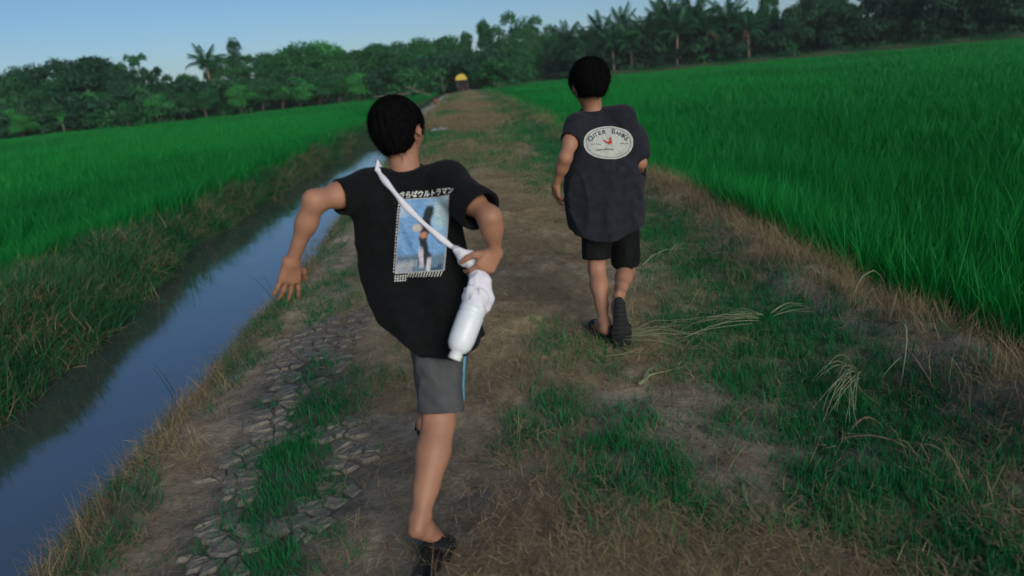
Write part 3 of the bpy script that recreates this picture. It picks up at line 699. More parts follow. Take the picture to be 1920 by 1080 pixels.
undergrowth('undergrowth', (770, 1120), 5, 30, 230, 2.5, 5.5, 'dense undergrowth of the wood around the path end', (0, 1, 3))
undergrowth('undergrowth', (1050, 2050), 5.0, 18, 460, 2.4, 5.2, 'dark undergrowth of the wood behind the right paddy', (1, 2))

# ------------------------------------------------------------------ coconut palms
def frond_mesh(name, seed, mat, L=1.0, droop=1.2):
    r = np.random.default_rng(seed); V = []; F = []; k = 0; n = 26
    p = np.zeros(3); pts = []
    for i in range(n + 1):
        t = i / n; ang = 0.75 - droop * t ** 1.3
        pts.append(p.copy()); p = p + np.array([math.cos(ang), 0, math.sin(ang)]) * L / n
    for i in range(2, n):
        t = i / n; c = pts[i]; ll = L * 0.30 * (math.sin(math.pi * min(1, t * 0.9 + 0.12)) ** 0.7) + 0.02
        for s in (-1, 1):
            d = np.array([0.55, s * 0.8, -0.35 - 0.3 * r.uniform()]); d /= np.linalg.norm(d); w = np.array([0.020, 0, 0.004])
            V += [c - w, c + w, c + d * ll]; F.append((k, k + 1, k + 2)); k += 3
    for i in range(0, n, 2):
        a, b = pts[i], pts[min(i + 2, n)]; w = np.array([0, 0.010 * (1 - i / n) + 0.003, 0])
        V += [a - w, a + w, b]; F.append((k, k + 1, k + 2)); k += 3
    return mesh_np(name, np.array(V), np.array(F), [mat], smooth=False)
FR = [frond_mesh('frond', 3000 + i, M_frond, 1.0, d) for i, d in enumerate((0.7, 1.3, 1.9))]
FRD = frond_mesh('frond', 3010, M_deadfrond, 0.9, 2.4)
def palm(px, pytop, pybase, yw, label, nf=20, spread=0.52):
    top = P(px, pytop, yw); z0 = float(terrain(top[0], yw)); h = top[2] - z0
    o = empty('coconut_palm', (top[0], yw, z0), rng.uniform(0, 6.28))
    L_ = max(1.9, h * spread); hc = max(0.5, h - L_ * 0.50)
    m = MB(); bend = rng.normal(0, 0.25, 2)
    zs = np.linspace(0, 1, 9); c = np.c_[bend[0] * zs ** 2, bend[1] * zs ** 2, -0.1 + (hc + 0.1) * zs]
    m.tube(c, 0.16 - 0.06 * zs + 0.02 * (np.arange(9) % 2), 9); link('trunk', m.mesh('trunk', [M_palmbark]), o)
    for i in range(nf):
        u = i / nf
        f = link('frond', FR[min(2, int(u * 3))], o); f.location = (c[-1][0], c[-1][1], hc)
        f.rotation_euler = (rng.normal(0, 0.12), -0.75 + 1.25 * u + rng.normal(0, 0.1), i * 2.4 + rng.normal(0, 0.15))
        s = L_ * rng.uniform(0.85, 1.1); f.scale = (s, s, s)
    if rng.uniform() < 0.5:
        f = link('frond', FRD, o); f['label'] = 'brown hanging dead frond'; f.location = (c[-1][0], c[-1][1], hc); f.rotation_euler = (0, 0.5, rng.uniform(0, 6)); f.scale = (L_, L_, L_)
    tag(o, label, 'palm tree', 'coconut palms behind the right paddy'); return o
M_palmbark = mat_plain('palm_bark', (0.20, 0.16, 0.12), 0.9, 0.35, 5.0, 0.5, 10)
palms = [(1062, 55, 5), (1100, 58, 7), (1148, 62, 3.5), (1130, 42, 9), (1166, 32, 8), (1183, 60, 4), (1212, 40, 5), (1240, 22, 8), (1268, 36, 4), (1262, 14, 9), (1296, 4, 7), (1330, 34, 5), (1362, 12, 6), (1405, 32, 4.5)]
for i, (px, pt, sb) in enumerate(sorted(palms)):
    palm(px, pt, 0, edge_y(px) + sb, f'coconut palm, {ORD[i]} from the left in the row behind the right paddy')
o = palm(382, 98, 0, edge_y(382) + 7, 'lone coconut palm rising from the wood behind the left paddy', 15, 0.36); o['group'] = 'palms of the left wood'

# banana plants at the paddy edges
def banana(px, pytop, yw, label, nl=8, sc=1.0):
    top = P(px, pytop, yw); z0 = float(terrain(top[0], yw)); h = top[2] - z0
    o = empty('banana_plant', (top[0], yw, z0), rng.uniform(0, 6.28))
    m = MB(); m.tube([(0, 0, -0.1), (0.02, 0, h * 0.3), (0.03, 0.02, h * 0.55)], [0.11, 0.09, 0.05], 8); link('stem', m.mesh('stem', [M_stem]), o)
    for i in range(nl):
        V = []; n = 9; p = np.zeros(3); L_ = h * rng.uniform(0.5, 0.7); dr = rng.uniform(0.7, 1.7); a0 = rng.uniform(0.9, 1.35)
        for k in range(n + 1):
            t = k / n; w = L_ * 0.16 * math.sin(math.pi * min(1, 0.06 + t * 0.95)) ** 0.6 + 0.01
            V += [p + (0, -w, 0.25 * w), p, p + (0, w, 0.25 * w)]
            ang = a0 - dr * t; p = p + np.array([math.cos(ang), 0, math.sin(ang)]) * L_ / n
        F = []
        for k in range(n):
            b = 3 * k; F += [(b, b + 1, b + 4, b + 3), (b + 1, b + 2, b + 5, b + 4)]
        l = link('leaf', mesh_np('leaf', np.array(V), np.array(F), [M_leafB]), o); l.location = (0.03, 0.02, h * 0.5); l.rotation_euler = (0, 0, i * 2.4 + rng.normal(0, 0.2))
    tag(o, label, 'banana plant', 'banana plants at the paddy edges'); return o
M_stem = mat_plain('banana_stem', (0.10, 0.13, 0.06), 0.7, 0.3, 6.0)
banana(110, 206, edge_y(110) + 0.8, 'bright banana plant at the edge of the left paddy', 10)
banana(1320, 98, edge_y(1320) + 1.0, 'small banana plant on the far bank left of the dark wood', 6)
banana(1490, 78, edge_y(1490) + 1.2, 'slender young banana plant on the far bank of the right paddy', 5)
banana(925, 135, edge_y(925) + 1.6, 'bright low banana plant beside the path end', 8)

# ------------------------------------------------------------------ far bank of the right paddy
def far_bank():
    px = np.linspace(930, 2300, 90); rows = []
    for a in px:
        y0 = edge_y(a); q = P(a, 150, y0); dirv = np.array([q[0], y0]); dirv /= np.linalg.norm(dirv)
        h = 0.42 + 0.12 * math.sin(a * 0.05) + rng.normal(0, 0.04)
        rows.append([(q[0] + dirv[0] * s, y0 + dirv[1] * s, zz) for s, zz in ((0.2, -0.35), (0.9, h * 0.6), (1.6, h), (4.0, h), (9.0, 0.1))])
    V = np.array(rows).reshape(-1, 3); k = 5; F = []
    for i in range(len(px) - 1):
        for j in range(k - 1):
            b = i * k + j; F.append((b, b + k, b + k + 1, b + 1))
    me = mesh_np('far_bank', V, np.array(F), [M_ground]); t = fbm(V[:, 0] * 0.3, V[:, 1] * 0.3, 91)[:, None]
    color_attr(me, TURF * (1 - 0.3 * t) + STRAWC * 0.12 * t)
    o = link('far_bank', me); o['kind'] = 'structure'
    n = 2600; a = rng.uniform(935, 2250, n); pt = []
    for q0 in a:
        y0 = edge_y(q0); q = P(q0, 150, y0); dv = np.array([q[0], y0]); dv /= np.linalg.norm(dv); s = rng.uniform(0.7, 4.0)
        pt.append((q[0] + dv[0] * s, y0 + dv[1] * s, 0.30 if s > 1.2 else 0.1))
    pt = np.array(pt); s = rng.uniform(0.9, 1.7, n)
    scatter('far_bank_grass', longg[:3], pt, rand_rot(n, 0.2), np.stack([s * 3, s * 3, s], 1), rng.integers(0, 3, n), fbm(pt[:, 0] * .2, pt[:, 1] * .2, 92) * 0.7, 'dull green grass on the far bank of the right paddy', 'grass', merge=True)
far_bank()

# ------------------------------------------------------------------ hut and clutter at the path end
M_yellow = mat_plain('yellow_tarp', (0.55, 0.42, 0.06), 0.6, 0.2, 3.0, 0.3, 5)
M_darkwood = mat_plain('dark_boards', (0.014, 0.013, 0.012), 0.9, 0.4, 6.0)
M_redpaint = mat_plain('red_paint', (0.055, 0.014, 0.012), 0.7, 0.3, 5.0)
M_orange = mat_plain('orange_plastic', (0.18, 0.06, 0.03), 0.55, 0.15, 3.0)
M_white = mat_plain('white_plastic', (0.36, 0.38, 0.38), 0.6, 0.1, 5.0)
M_wood = mat_plain('grey_wood', (0.15, 0.125, 0.095), 0.9, 0.35, 3.0, 0.4, 10)

hy = edge_y(868) - 2.0; hb = P(868, 166, hy)
hut = empty('field_hut', (hb[0], hy, float(terrain(hb[0], hy)) - 0.02)); s = hy / 88.0
for sx in (-0.62, 0.62):
    for sy in (-0.5, 0.5):
        m = MB(); m.tube([(sx, sy, -0.1), (sx * 0.98, sy, 1.45)], 0.045, 7); link('post', m.mesh('post', [M_wood]), hut)
m = MB()
for i in range(7): m.box((-0.54 + i * 0.18, -0.52, 0.95), (0.086, 0.012, 0.42), jit=0.006)
link('front_boards', m.mesh('front_boards', [M_darkwood], False), hut)
for sx in (-0.64, 0.64):
    m = MB(); m.box((sx, 0, 0.85), (0.015, 0.48, 0.55)); link('side_wall', m.mesh('side_wall', [M_darkwood], False), hut)
m = MB(); m.box((0.02, -0.545, 0.35), (0.30, 0.012, 0.22)); link('panel', m.mesh('panel', [M_redpaint], False), hut)
V = []; F = []
for i in range(13):
    a = math.pi * i / 12
    for yy in (-0.72, -0.2, 0.3, 0.72): V.append((-0.05 + 0.74 * math.cos(a) * (0.92 if i < 9 else 1), yy, 1.38 + 0.72 * math.sin(a) + rng.normal(0, 0.015)))
for i in range(12):
    for j in range(3): b = 4 * i + j; F.append((b, b + 1, b + 5, b + 4))
F_end = [tuple(4 * i for i in range(13))]
me = bpy.data.meshes.new('roof'); me.from_pydata(V, [], F + F_end + [tuple(4 * i + 3 for i in range(12, -1, -1))]); me.materials.append(M_yellow); me.update()
link('roof', me, hut); hut.scale = (s, s, s)
tag(hut, 'small dark field hut with a rounded yellow roof at the path end', 'hut')

oy = G(817, 190)[1]; ob = P(816, 186, oy)
bar = empty('orange_barrel', (ob[0], oy, float(terrain(ob[0], oy)) - 0.03)); bar.scale = (0.55, 0.55, 0.6)
m = MB(); th = np.arange(14) * 2 * math.pi / 14
m.loft([np.c_[r * np.cos(th), r * np.sin(th), 0 * th + zz] for r, zz in ((0.27, 0), (0.30, 0.03), (0.30, 0.28), (0.32, 0.30), (0.32, 0.34), (0.30, 0.36), (0.30, 0.62), (0.25, 0.70))])
link('body', m.mesh('body', [M_orange]), bar)
m = MB(); m.loft([np.c_[r * np.cos(th), r * np.sin(th), 0 * th + zz] for r, zz in ((0.19, 0.69), (0.19, 0.74), (0.17, 0.75))]); link('lid', m.mesh('lid', [M_darkwood]), bar)
tag(bar, 'faded orange barrel beside the path near the fallen branch', 'barrel')

def pole(a, b, r, name, label, mat, cat, ya, yb):
    A, B = P(a[0], a[1], ya), P(b[0], b[1], yb); c = (A + B) / 2
    m = MB(); t = np.linspace(0, 1, 7)[:, None]; pts = A + (B - A) * t + np.c_[0 * t, 0 * t, 0.05 * np.sin(t * 9)]
    m.tube(pts - c, np.linspace(r, r * 0.6, 7), 8)
    for k in (2, 4): m.tube([pts[k] - c, pts[k] - c + np.array([0.25, 0.1, 0.4])], [r * 0.5, r * 0.2], 6)
    o = link(name, m.mesh(name, [mat])); o.location = c; return tag(o, label, cat)
yb = G(805, 187)[1]
pole((758, 162), (807, 179), 0.08, 'fallen_branch', 'pale bare branch leaning across the bushes at the path edge', M_wood, 'branch', yb + 1.5, yb)
pole((826, 140), (834, 186), 0.06, 'leaning_trunk', 'dark bare trunk leaning beside the orange barrel', M_bark, 'trunk', yb + 1, yb + 0.4)
pole((700, 183), (770, 176), 0.07, 'fallen_branch', 'thin grey branch lying at the corner of the left paddy', M_wood, 'branch', yb + 0.5, yb)

def litter(px, py, s, label, seed):
    r = np.random.default_rng(seed); g = G(px, py); V = []; n = 6
    for i in range(n):
        for j in range(n): V.append(((i / 5 - 0.5) * s * 1.4 + r.normal(0, s * .05), (j / 5 - 0.5) * s + r.normal(0, s * .05), 0.02 + abs(r.normal(0, s * 0.18)) * math.sin(math.pi * (i + .5) / 6) * math.sin(math.pi * (j + .5) / 6)))
    F = [(i * n + j, i * n + n + j, i * n + n + j + 1, i * n + j + 1) for i in range(n - 1) for j in range(n - 1)]
    o = link('plastic_bag', mesh_np('plastic_bag', np.array(V), np.array(F), [M_white])); o.location = (g[0], g[1], float(terrain(g[0], g[1])) + 0.02)
    return tag(o, label, 'litter', 'white litter on the path')
litter(873, 189, 0.45, 'crumpled white plastic bag on the path in front of the hut', 1)
litter(905, 183, 0.55, 'white plastic sheet on the path right of the hut', 2)
litter(824, 243, 0.35, 'torn white plastic bag on the left track of the path', 3)
litter(708, 300, 0.35, 'white foam scrap at the water where the ditch narrows', 4)

# ------------------------------------------------------------------ cut stalks and reeds
def stalk(p, q, label, w=0.008, arch=0.03, leafy=0, name='cut_stalk', mat=None, group='cut stalks lying on the path', cat='stalk', z=None):
    A, B = G(*p), G(*q); n = 9; t = np.linspace(0, 1, n); c = (A + B) / 2
    perp = np.array([-(B - A)[1], (B - A)[0], 0]); perp /= np.linalg.norm(perp) + 1e-9
    pts = A + (B - A) * t[:, None] + perp * (0.10 * np.linalg.norm(B - A) * np.sin(t * 2.6 + 0.4))[:, None]
    pts[:, 2] = terrain(pts[:, 0], pts[:, 1]) + 0.015 + arch * np.sin(np.pi * t)
    o = empty(name, (c[0], c[1], float(terrain(c[0], c[1])))); c = np.array(o.location)
    m = MB(); m.tube(pts - c, w * (1.25 - 0.95 * t), 6, flat=0.55); link('stem', m.mesh('stem', [mat or M_stalk]), o)
    for i in range(leafy):
        k = rng.integers(1, n - 2); a0 = pts[k] - c; d = (pts[k + 1] - pts[k]); d /= np.linalg.norm(d)
        sd = perp * rng.choice([-1, 1]) * rng.uniform(0.25, 0.8); L_ = np.linalg.norm(B - A) * rng.uniform(0.3, 0.6); V = []; F = []
        for j in range(6):
            u = j / 5; pp = a0 + (d + sd * u) * L_ * u; gz = float(terrain(pp[0] + c[0], pp[1] + c[1])) - c[2]
            pp[2] = gz + 0.02 + 0.05 * math.sin(math.pi * u); ww = w * 0.9 * (1 - u) + 0.001; V += [pp - perp * ww, pp + perp * ww]
        for j in range(5): F.append((2 * j, 2 * j + 1, 2 * j + 3, 2 * j + 2))
        link('leaf', mesh_np('leaf', np.array(V), np.array(F), [mat or M_stalk]), o)
    return tag(o, label, cat, group)
stalk((1202, 732), (1292, 690), 'pale bent stalk lying on bare soil behind the running boys', 0.009, 0.01, 1)
stalk((1432, 978), (1392, 908), 'short thick pale stalk lying pointing away near the bottom', 0.010, 0.005, 0)
stalk((1128, 678), (1250, 668), 'thin pale stalk lying just behind the kicked-up sandal', 0.005, 0.01, 1)
def bunch(root, tips, n, label, w=0.0028, lift=0.05, fan=0.16):
    """a sheaf of thin cut stalks that leave one spot and spread"""
    g = G(*root); g[2] = float(terrain(g[0], g[1])); o = empty('grass_sheaf', g); T = [G(*t) for t in tips]
    for i in range(n):
        t = T[i % len(T)]; d = (t - g)[:2]; L_ = np.linalg.norm(d) * rng.uniform(0.6, 1.1); a = math.atan2(d[1], d[0]) + rng.normal(0, fan); u = np.linspace(0, 1, 7)
        c = rng.normal(0, 0.5); ang = a + c * (u - 0.3); x = np.cumsum(np.cos(ang)) * L_ / 7; y = np.cumsum(np.sin(ang)) * L_ / 7
        x += rng.normal(0, 0.012); y += rng.normal(0, 0.012)
        z = terrain(g[0] + x, g[1] + y) - g[2] + 0.015 + lift * rng.uniform(0.3, 1.2) * np.sin(np.pi * np.clip(u * 0.9 + 0.08, 0, 1)) + 0.03
        m = MB(); m.tube(np.c_[x, y, z], w * (1.2 - 0.9 * u), 4, flat=0.5); link('stalk', m.mesh('stalk', [M_stalk]), o)
    return tag(o, label, 'cut grass', 'sheaves of pale cut grass on the verge')
bunch((1150, 652), [(1340, 640), (1300, 655)], 12, 'pale cut grass spread right of the kicked-up sandal')
bunch((1440, 612), [(1210, 640), (1300, 620), (1520, 590)], 20, 'long sheaf of pale cut grass lying across the green verge')
bunch((1610, 700), [(1515, 720), (1560, 790), (1580, 800), (1600, 800), (1530, 760)], 22, 'sheaf of pale rice stalks fanned out below the straw heap', 0.0030, 0.10, 0.12)
stalk((1210, 500), (1290, 470), 'pale cut grass on the verge beside the shorts of the farther boy', 0.007, 0.04, 5)
stalk((1310, 488), (1380, 490), 'short pale stalk lying at the straw ridge', 0.007, 0.02, 2)
stalk((1040, 480), (1095, 492), 'pale cut grass on the path left of the farther boy', 0.008, 0.02, 3)
stalk((1560, 820), (1740, 870), 'long brown dry stalk lying across the dark grass', 0.007, 0.04, 2, mat=M_straw)
stalk((1590, 800), (1660, 790), 'brown forked dry stalk behind the long one', 0.006, 0.05, 1, mat=M_straw)
stalk((1660, 640), (1685, 720), 'pale dry stalk standing out of the brown straw heap', 0.006, 0.10, 1)
stalk((1600, 590), (1690, 560), 'pale stalk bent over the rice edge', 0.006, 0.14, 2)
stalk((380, 654), (420, 652), 'dark stick poking over the ditch from the path slope', 0.010, 0.02, 0, name='stick', mat=M_bark, group='sticks at the ditch', cat='stick')

def reed(px, py, lean, h, label, n=5):
    g = G(px, py, WATER_Z); o = empty('reed', (g[0], g[1], WATER_Z - 0.1))
    for i in range(n):
        a = rng.uniform(0, 6.28); l = lean + rng.normal(0, 0.25); hh = h * rng.uniform(0.6, 1.1); t = np.linspace(0, 1, 6)[:, None]
        pts = np.c_[(rng.normal(0, 0.05) + hh * l * t ** 1.8), rng.normal(0, 0.05) + 0.15 * hh * math.sin(a) * t ** 2, hh * t]
        m = MB(); m.tube(pts, np.linspace(0.0035, 0.001, 6), 5); link('stem', m.mesh('stem', [M_straw if i % 2 else M_bankgrass]), o)
    return tag(o, label, 'reed', 'reeds in the ditch')
reed(338, 735, -0.05, 0.45, 'thin dry reeds standing in the ditch near the cracked mud', 3)
reed(515, 552, -0.35, 0.40, 'short reeds at the water edge beside the lowered hand', 3)
reed(575, 480, -0.30, 0.30, 'thin twigs at the far stretch of water', 3)

# ------------------------------------------------------------------ evening haze in the air
m = bpy.data.materials.new('haze'); m.use_nodes = True; nt = m.node_tree; nt.nodes.clear()
mo = nt.nodes.new('ShaderNodeOutputMaterial'); pv = nt.nodes.new('ShaderNodeVolumePrincipled')
pv.inputs['Color'].default_value = (0.80, 0.88, 0.92, 1); pv.inputs['Density'].default_value = 0.0004; pv.inputs['Anisotropy'].default_value = 0.0
nt.links.new(pv.outputs[0], mo.inputs['Volume'])
hz_ = MB(); hz_.box((0, 120, 12.5), (1150, 1520, 15.5)); hzo = link('haze', hz_.mesh('haze', [m], False)); hzo['kind'] = 'stuff'

# ------------------------------------------------------------------ bodies and clothes: signed distance fields turned into one smooth surface
def n3(v): v = np.asarray(v, float); return v / (np.linalg.norm(v) + 1e-12)

def noise3(x, y, z, seed=0):
    ix, iy, iz = np.floor(x), np.floor(y), np.floor(z); fx, fy, fz = x - ix, y - iy, z - iz
    fx = fx * fx * (3 - 2 * fx); fy = fy * fy * (3 - 2 * fy); fz = fz * fz * (3 - 2 * fz)
    def h(a, b, c): return _hash(ix + a, (iy + b) + 57 * (iz + c), seed)
    def l(a, b, t): return a + (b - a) * t
    return l(l(l(h(0, 0, 0), h(1, 0, 0), fx), l(h(0, 1, 0), h(1, 1, 0), fx), fy), l(l(h(0, 0, 1), h(1, 0, 1), fx), l(h(0, 1, 1), h(1, 1, 1), fx), fy), fz)

class Field:
    def __init__(s, lo, hi, h):
        s.lo = np.asarray(lo, float); s.h = h; s.n = np.ceil((np.asarray(hi) - s.lo) / h).astype(int) + 1
        s.D = np.full(s.n, 1.0, np.float32)
    def block(s, lo, hi):
        a = np.clip(np.floor((np.asarray(lo) - s.lo) / s.h).astype(int), 0, s.n - 1); b = np.clip(np.ceil((np.asarray(hi) - s.lo) / s.h).astype(int) + 1, 1, s.n)
        sl = tuple(slice(i, j) for i, j in zip(a, b))
        ax = [s.lo[i] + s.h * np.arange(a[i], b[i]) for i in range(3)]
        return sl, ax[0][:, None, None], ax[1][None, :, None], ax[2][None, None, :]
    def put(s, fn, lo, hi, k=0.0, op='add'):
        sl, X, Y, Z = s.block(lo, hi)
        d = fn(X, Y, Z); D = s.D[sl]
        if op == 'cut': d = -d; D2 = np.maximum(D, d)
        elif k > 0:
            t = np.clip(0.5 + 0.5 * (D - d) / k, 0, 1); D2 = D * (1 - t) + d * t - k * t * (1 - t)
        else: D2 = np.minimum(D, d)
        s.D[sl] = D2
    def cone(s, a, b, ra, rb, k=0.01, op='add', flat=None):
        a, b = np.asarray(a, float), np.asarray(b, float); r = max(ra, rb) + 0.04; ab = b - a; L2 = ab @ ab + 1e-12
        def fn(X, Y, Z):
            t = np.clip(((X - a[0]) * ab[0] + (Y - a[1]) * ab[1] + (Z - a[2]) * ab[2]) / L2, 0, 1)
            return np.sqrt((X - a[0] - t * ab[0]) ** 2 + (Y - a[1] - t * ab[1]) ** 2 + (Z - a[2] - t * ab[2]) ** 2) - (ra + (rb - ra) * t)
        s.put(fn, np.minimum(a, b) - r, np.maximum(a, b) + r, k, op)
    def chain(s, pts, rad, k=0.01):
        for i in range(len(pts) - 1): s.cone(pts[i], pts[i + 1], rad[i], rad[i + 1], k)
    def ell(s, c, r, R=None, k=0.01, op='add'):
        c = np.asarray(c, float); r = np.asarray(r, float); R = np.eye(3) if R is None else np.asarray(R)   # columns of R: the ellipsoid's axes
        m = r.max() + 0.04
        def fn(X, Y, Z):
            x, y, z = X - c[0], Y - c[1], Z - c[2]
            q = [(R[0, i] * x + R[1, i] * y + R[2, i] * z) for i in range(3)]
            k0 = np.sqrt(sum((q[i] / r[i]) ** 2 for i in range(3))); k1 = np.sqrt(sum((q[i] / r[i] ** 2) ** 2 for i in range(3)))
            return k0 * (k0 - 1) / (k1 + 1e-9)
        s.put(fn, c - m, c + m, k, op)
    def surface(s):
        D = s.D; S = D < 0
        cs = np.zeros(tuple(s.n - 1), np.int8)
        for dx in (0, 1):
            for dy in (0, 1):
                for dz in (0, 1): cs += S[dx:s.n[0] - 1 + dx, dy:s.n[1] - 1 + dy, dz:s.n[2] - 1 + dz]
        act = (cs > 0) & (cs < 8); ii = np.argwhere(act)
        idx = np.full(cs.shape, -1, np.int32); idx[act] = np.arange(len(ii))
        acc = np.zeros((len(ii), 3)); cnt = np.zeros(len(ii))
        C = [(0, 0, 0), (1, 0, 0), (0, 1, 0), (1, 1, 0), (0, 0, 1), (1, 0, 1), (0, 1, 1), (1, 1, 1)]
        val = [D[ii[:, 0] + c[0], ii[:, 1] + c[1], ii[:, 2] + c[2]] for c in C]
        for a in range(8):
            for b in range(a + 1, 8):
                if sum(abs(C[a][i] - C[b][i]) for i in range(3)) != 1: continue
                va, vb = val[a], val[b]; m = (va < 0) != (vb < 0); t = np.where(m, va / np.where(m, va - vb, 1), 0)
                p = np.array(C[a]) + t[:, None] * (np.array(C[b]) - np.array(C[a])); acc += p * m[:, None]; cnt += m
        V = s.lo + s.h * (ii + acc / cnt[:, None]); Q = []
        for ax in range(3):
            sa = [slice(None)] * 3; sb = [slice(None)] * 3; sa[ax] = slice(0, -1); sb[ax] = slice(1, None)
            e = np.argwhere(S[tuple(sa)] != S[tuple(sb)]); u, w = (ax + 1) % 3, (ax + 2) % 3
            e = e[(e[:, u] > 0) & (e[:, w] > 0) & (e[:, u] < s.n[u] - 1) & (e[:, w] < s.n[w] - 1)]
            def cell(du, dw):
                q = e.copy(); q[:, u] += du; q[:, w] += dw; return idx[q[:, 0], q[:, 1], q[:, 2]]
            q = np.stack([cell(-1, -1), cell(0, -1), cell(0, 0), cell(-1, 0)], 1)
            fl = S[e[:, 0], e[:, 1], e[:, 2]]; q = np.where(fl[:, None], q, q[:, ::-1]); Q.append(q[(q >= 0).all(1)])
        return V, np.concatenate(Q)

def relax(V, Q, it=2, lam=0.5):
    E = np.concatenate([Q[:, [0, 1]], Q[:, [1, 2]], Q[:, [2, 3]], Q[:, [3, 0]]]); n = len(V)
    cnt = np.bincount(E[:, 0], minlength=n) + np.bincount(E[:, 1], minlength=n)
    for _ in range(it):
        A = np.stack([np.bincount(E[:, 0], V[E[:, 1], i], n) + np.bincount(E[:, 1], V[E[:, 0], i], n) for i in range(3)], 1) / np.maximum(cnt, 1)[:, None]
        V = V + lam * (A - V)
    return V

def smooth_path(pts, n):
    """Catmull-Rom through pts"""
    p = np.asarray(pts, float); p = np.concatenate([2 * p[:1] - p[1:2], p, 2 * p[-1:] - p[-2:-1]]); out = []
    m = len(p) - 3
    for u in np.linspace(0, m - 1e-6, n):
        i = int(u); t = u - i; a, b, c, d = p[i:i + 4]
        out.append(0.5 * (2 * b + (c - a) * t + (2 * a - 5 * b + 4 * c - d) * t * t + (3 * b - a - 3 * c + d) * t ** 3))
    return np.array(out)

def frame(y, z):
    """rotation whose columns are right, y (forward), up, built from forward y and a rough up z"""
    y = n3(y); x = n3(np.cross(y, z)); return np.stack([x, y, np.cross(x, y)], 1)

def sdf_hand(F, wrist, d, back, thumb, curl, s=1.0, spread=0.16, seed=0):
    """palm, four unequal curled fingers and a thumb; d points along the palm, back out of the back of the hand, thumb to the thumb's side"""
    r = np.random.default_rng(seed); d = n3(d); back = n3(np.asarray(back) - d * (np.asarray(back) @ d)); sd = np.cross(d, back)
    if sd @ np.asarray(thumb) < 0: sd = -sd
    W = np.asarray(wrist, float)
    for i, (off, fl) in enumerate(((0.024, 0.050), (0.008, 0.056), (-0.008, 0.052), (-0.023, 0.041))):
        kn = W + s * (d * (0.060 - 0.005 * abs(i - 1)) + sd * off); F.cone(W + sd * off * 0.55 * s, kn, 0.0125 * s, 0.0105 * s, 0.012)
        a = 0.0; p = kn; dd = n3(d + sd * (off / 0.024) * spread); c = curl * (1 + 0.18 * (i - 1)) + r.normal(0, 0.05)
        for j, q in enumerate((0.45, 0.32, 0.25)):
            a += c * (0.8, 1.0, 0.7)[j]; v = dd * math.cos(a) - back * math.sin(a)
            e = p + v * fl * q * 1.55 * s; F.cone(p, e, (0.0082 - 0.0010 * j) * s, (0.0075 - 0.0011 * j) * s, 0.003); p = e
    p = W + s * (d * 0.018 + sd * 0.018 - back * 0.004); v = n3(d * 0.7 + sd * 0.75 - back * 0.35)
    for j, q in enumerate((0.036, 0.026, 0.021)):
        e = p + v * q * s; F.cone(p, e, (0.0118 - 0.0015 * j) * s, (0.0102 - 0.0014 * j) * s, 0.006); p = e; v = n3(v + d * 0.35 - back * 0.15 - sd * 0.2)

def sdf_head(F, c, fwd, up, s=1.0):
    """skull, jaw, nose, lips, eye sockets, ears and neck root"""
    R = frame(fwd, up); X, Y, Z = R.T
    def at(x, y, z): return c + s * (X * x + Y * y + Z * z)
    F.ell(at(0, -0.008, 0.022), np.array([0.072, 0.088, 0.080]) * s, R, 0.02)
    F.ell(at(0, 0.018, -0.035), np.array([0.058, 0.066, 0.062]) * s, R, 0.03)
    F.ell(at(0, 0.050, -0.082), np.array([0.024, 0.022, 0.020]) * s, R, 0.025)
    for q in (-1, 1):
        F.ell(at(q * 0.040, 0.052, -0.030), np.array([0.022, 0.022, 0.022]) * s, R, 0.02)
        F.ell(at(q * 0.030, 0.086, 0.004), np.array([0.016, 0.010, 0.010]) * s, R, op='cut')
        F.ell(at(q * 0.030, 0.072, 0.003), np.array([0.013, 0.012, 0.011]) * s, R, 0.002)
        F.cone(at(q * 0.015, 0.081, 0.021), at(q * 0.044, 0.070, 0.019), 0.006 * s, 0.005 * s, 0.01)
        RE = frame(Y * 0.9 + X * q * 0.45, Z)                                            # ear
        F.ell(at(q * 0.078, -0.006, -0.006), np.array([0.007, 0.017, 0.029]) * s, RE, 0.006)
        F.ell(at(q * 0.087, 0.001, -0.002), np.array([0.005, 0.008, 0.014]) * s, RE, op='cut')
        F.ell(at(q * 0.076, 0.004, -0.030), np.array([0.006, 0.008, 0.009]) * s, RE, 0.006)
    F.cone(at(0, 0.080, 0.010), at(0, 0.096, -0.026), 0.008 * s, 0.011 * s, 0.01)
    for q in (-1, 1): F.ell(at(q * 0.011, 0.088, -0.028), np.array([0.008, 0.009, 0.007]) * s, R, 0.006)
    F.ell(at(0, 0.080, -0.052), np.array([0.022, 0.010, 0.0055]) * s, R, 0.004)
    F.ell(at(0, 0.077, -0.061), np.array([0.018, 0.010, 0.006]) * s, R, 0.003)
    return R

def sdf_foot(F, heel, toe, up, s=1.0, side=1):
    """heel, arch, ball and five toes; heel and toe are the ends of the sole"""
    d = n3(toe - heel); L_ = np.linalg.norm(toe - heel); R = frame(d, up); X, Y, Z = R.T
    def at(x, y, z): return heel + X * x * side + Y * y * L_ + Z * z
    F.ell(at(0, 0.12, 0.026), (0.028, 0.034, 0.028), R, 0.015)
    F.cone(at(0.004, 0.16, 0.040), at(0.002, 0.60, 0.026), 0.029, 0.024, 0.02)
    F.cone(at(-0.010, 0.20, 0.022), at(-0.016, 0.68, 0.016), 0.020, 0.016, 0.015)
    F.cone(at(0.014, 0.50, 0.020), at(0.020, 0.76, 0.017), 0.018, 0.017, 0.015)
    F.cone(at(-0.018, 0.66, 0.015), at(0.018, 0.76, 0.017), 0.016, 0.018, 0.012)
    for i, (x, y) in enumerate(((0.025, 1.0), (0.009, 0.985), (-0.004, 0.955), (-0.016, 0.92), (-0.027, 0.87))):
        r = 0.0105 if i == 0 else 0.0078
        F.cone(at(x * 0.9, 0.74 - 0.02 * i, 0.015), at(x, y - 0.05, 0.010), r * 1.15, r, 0.004)

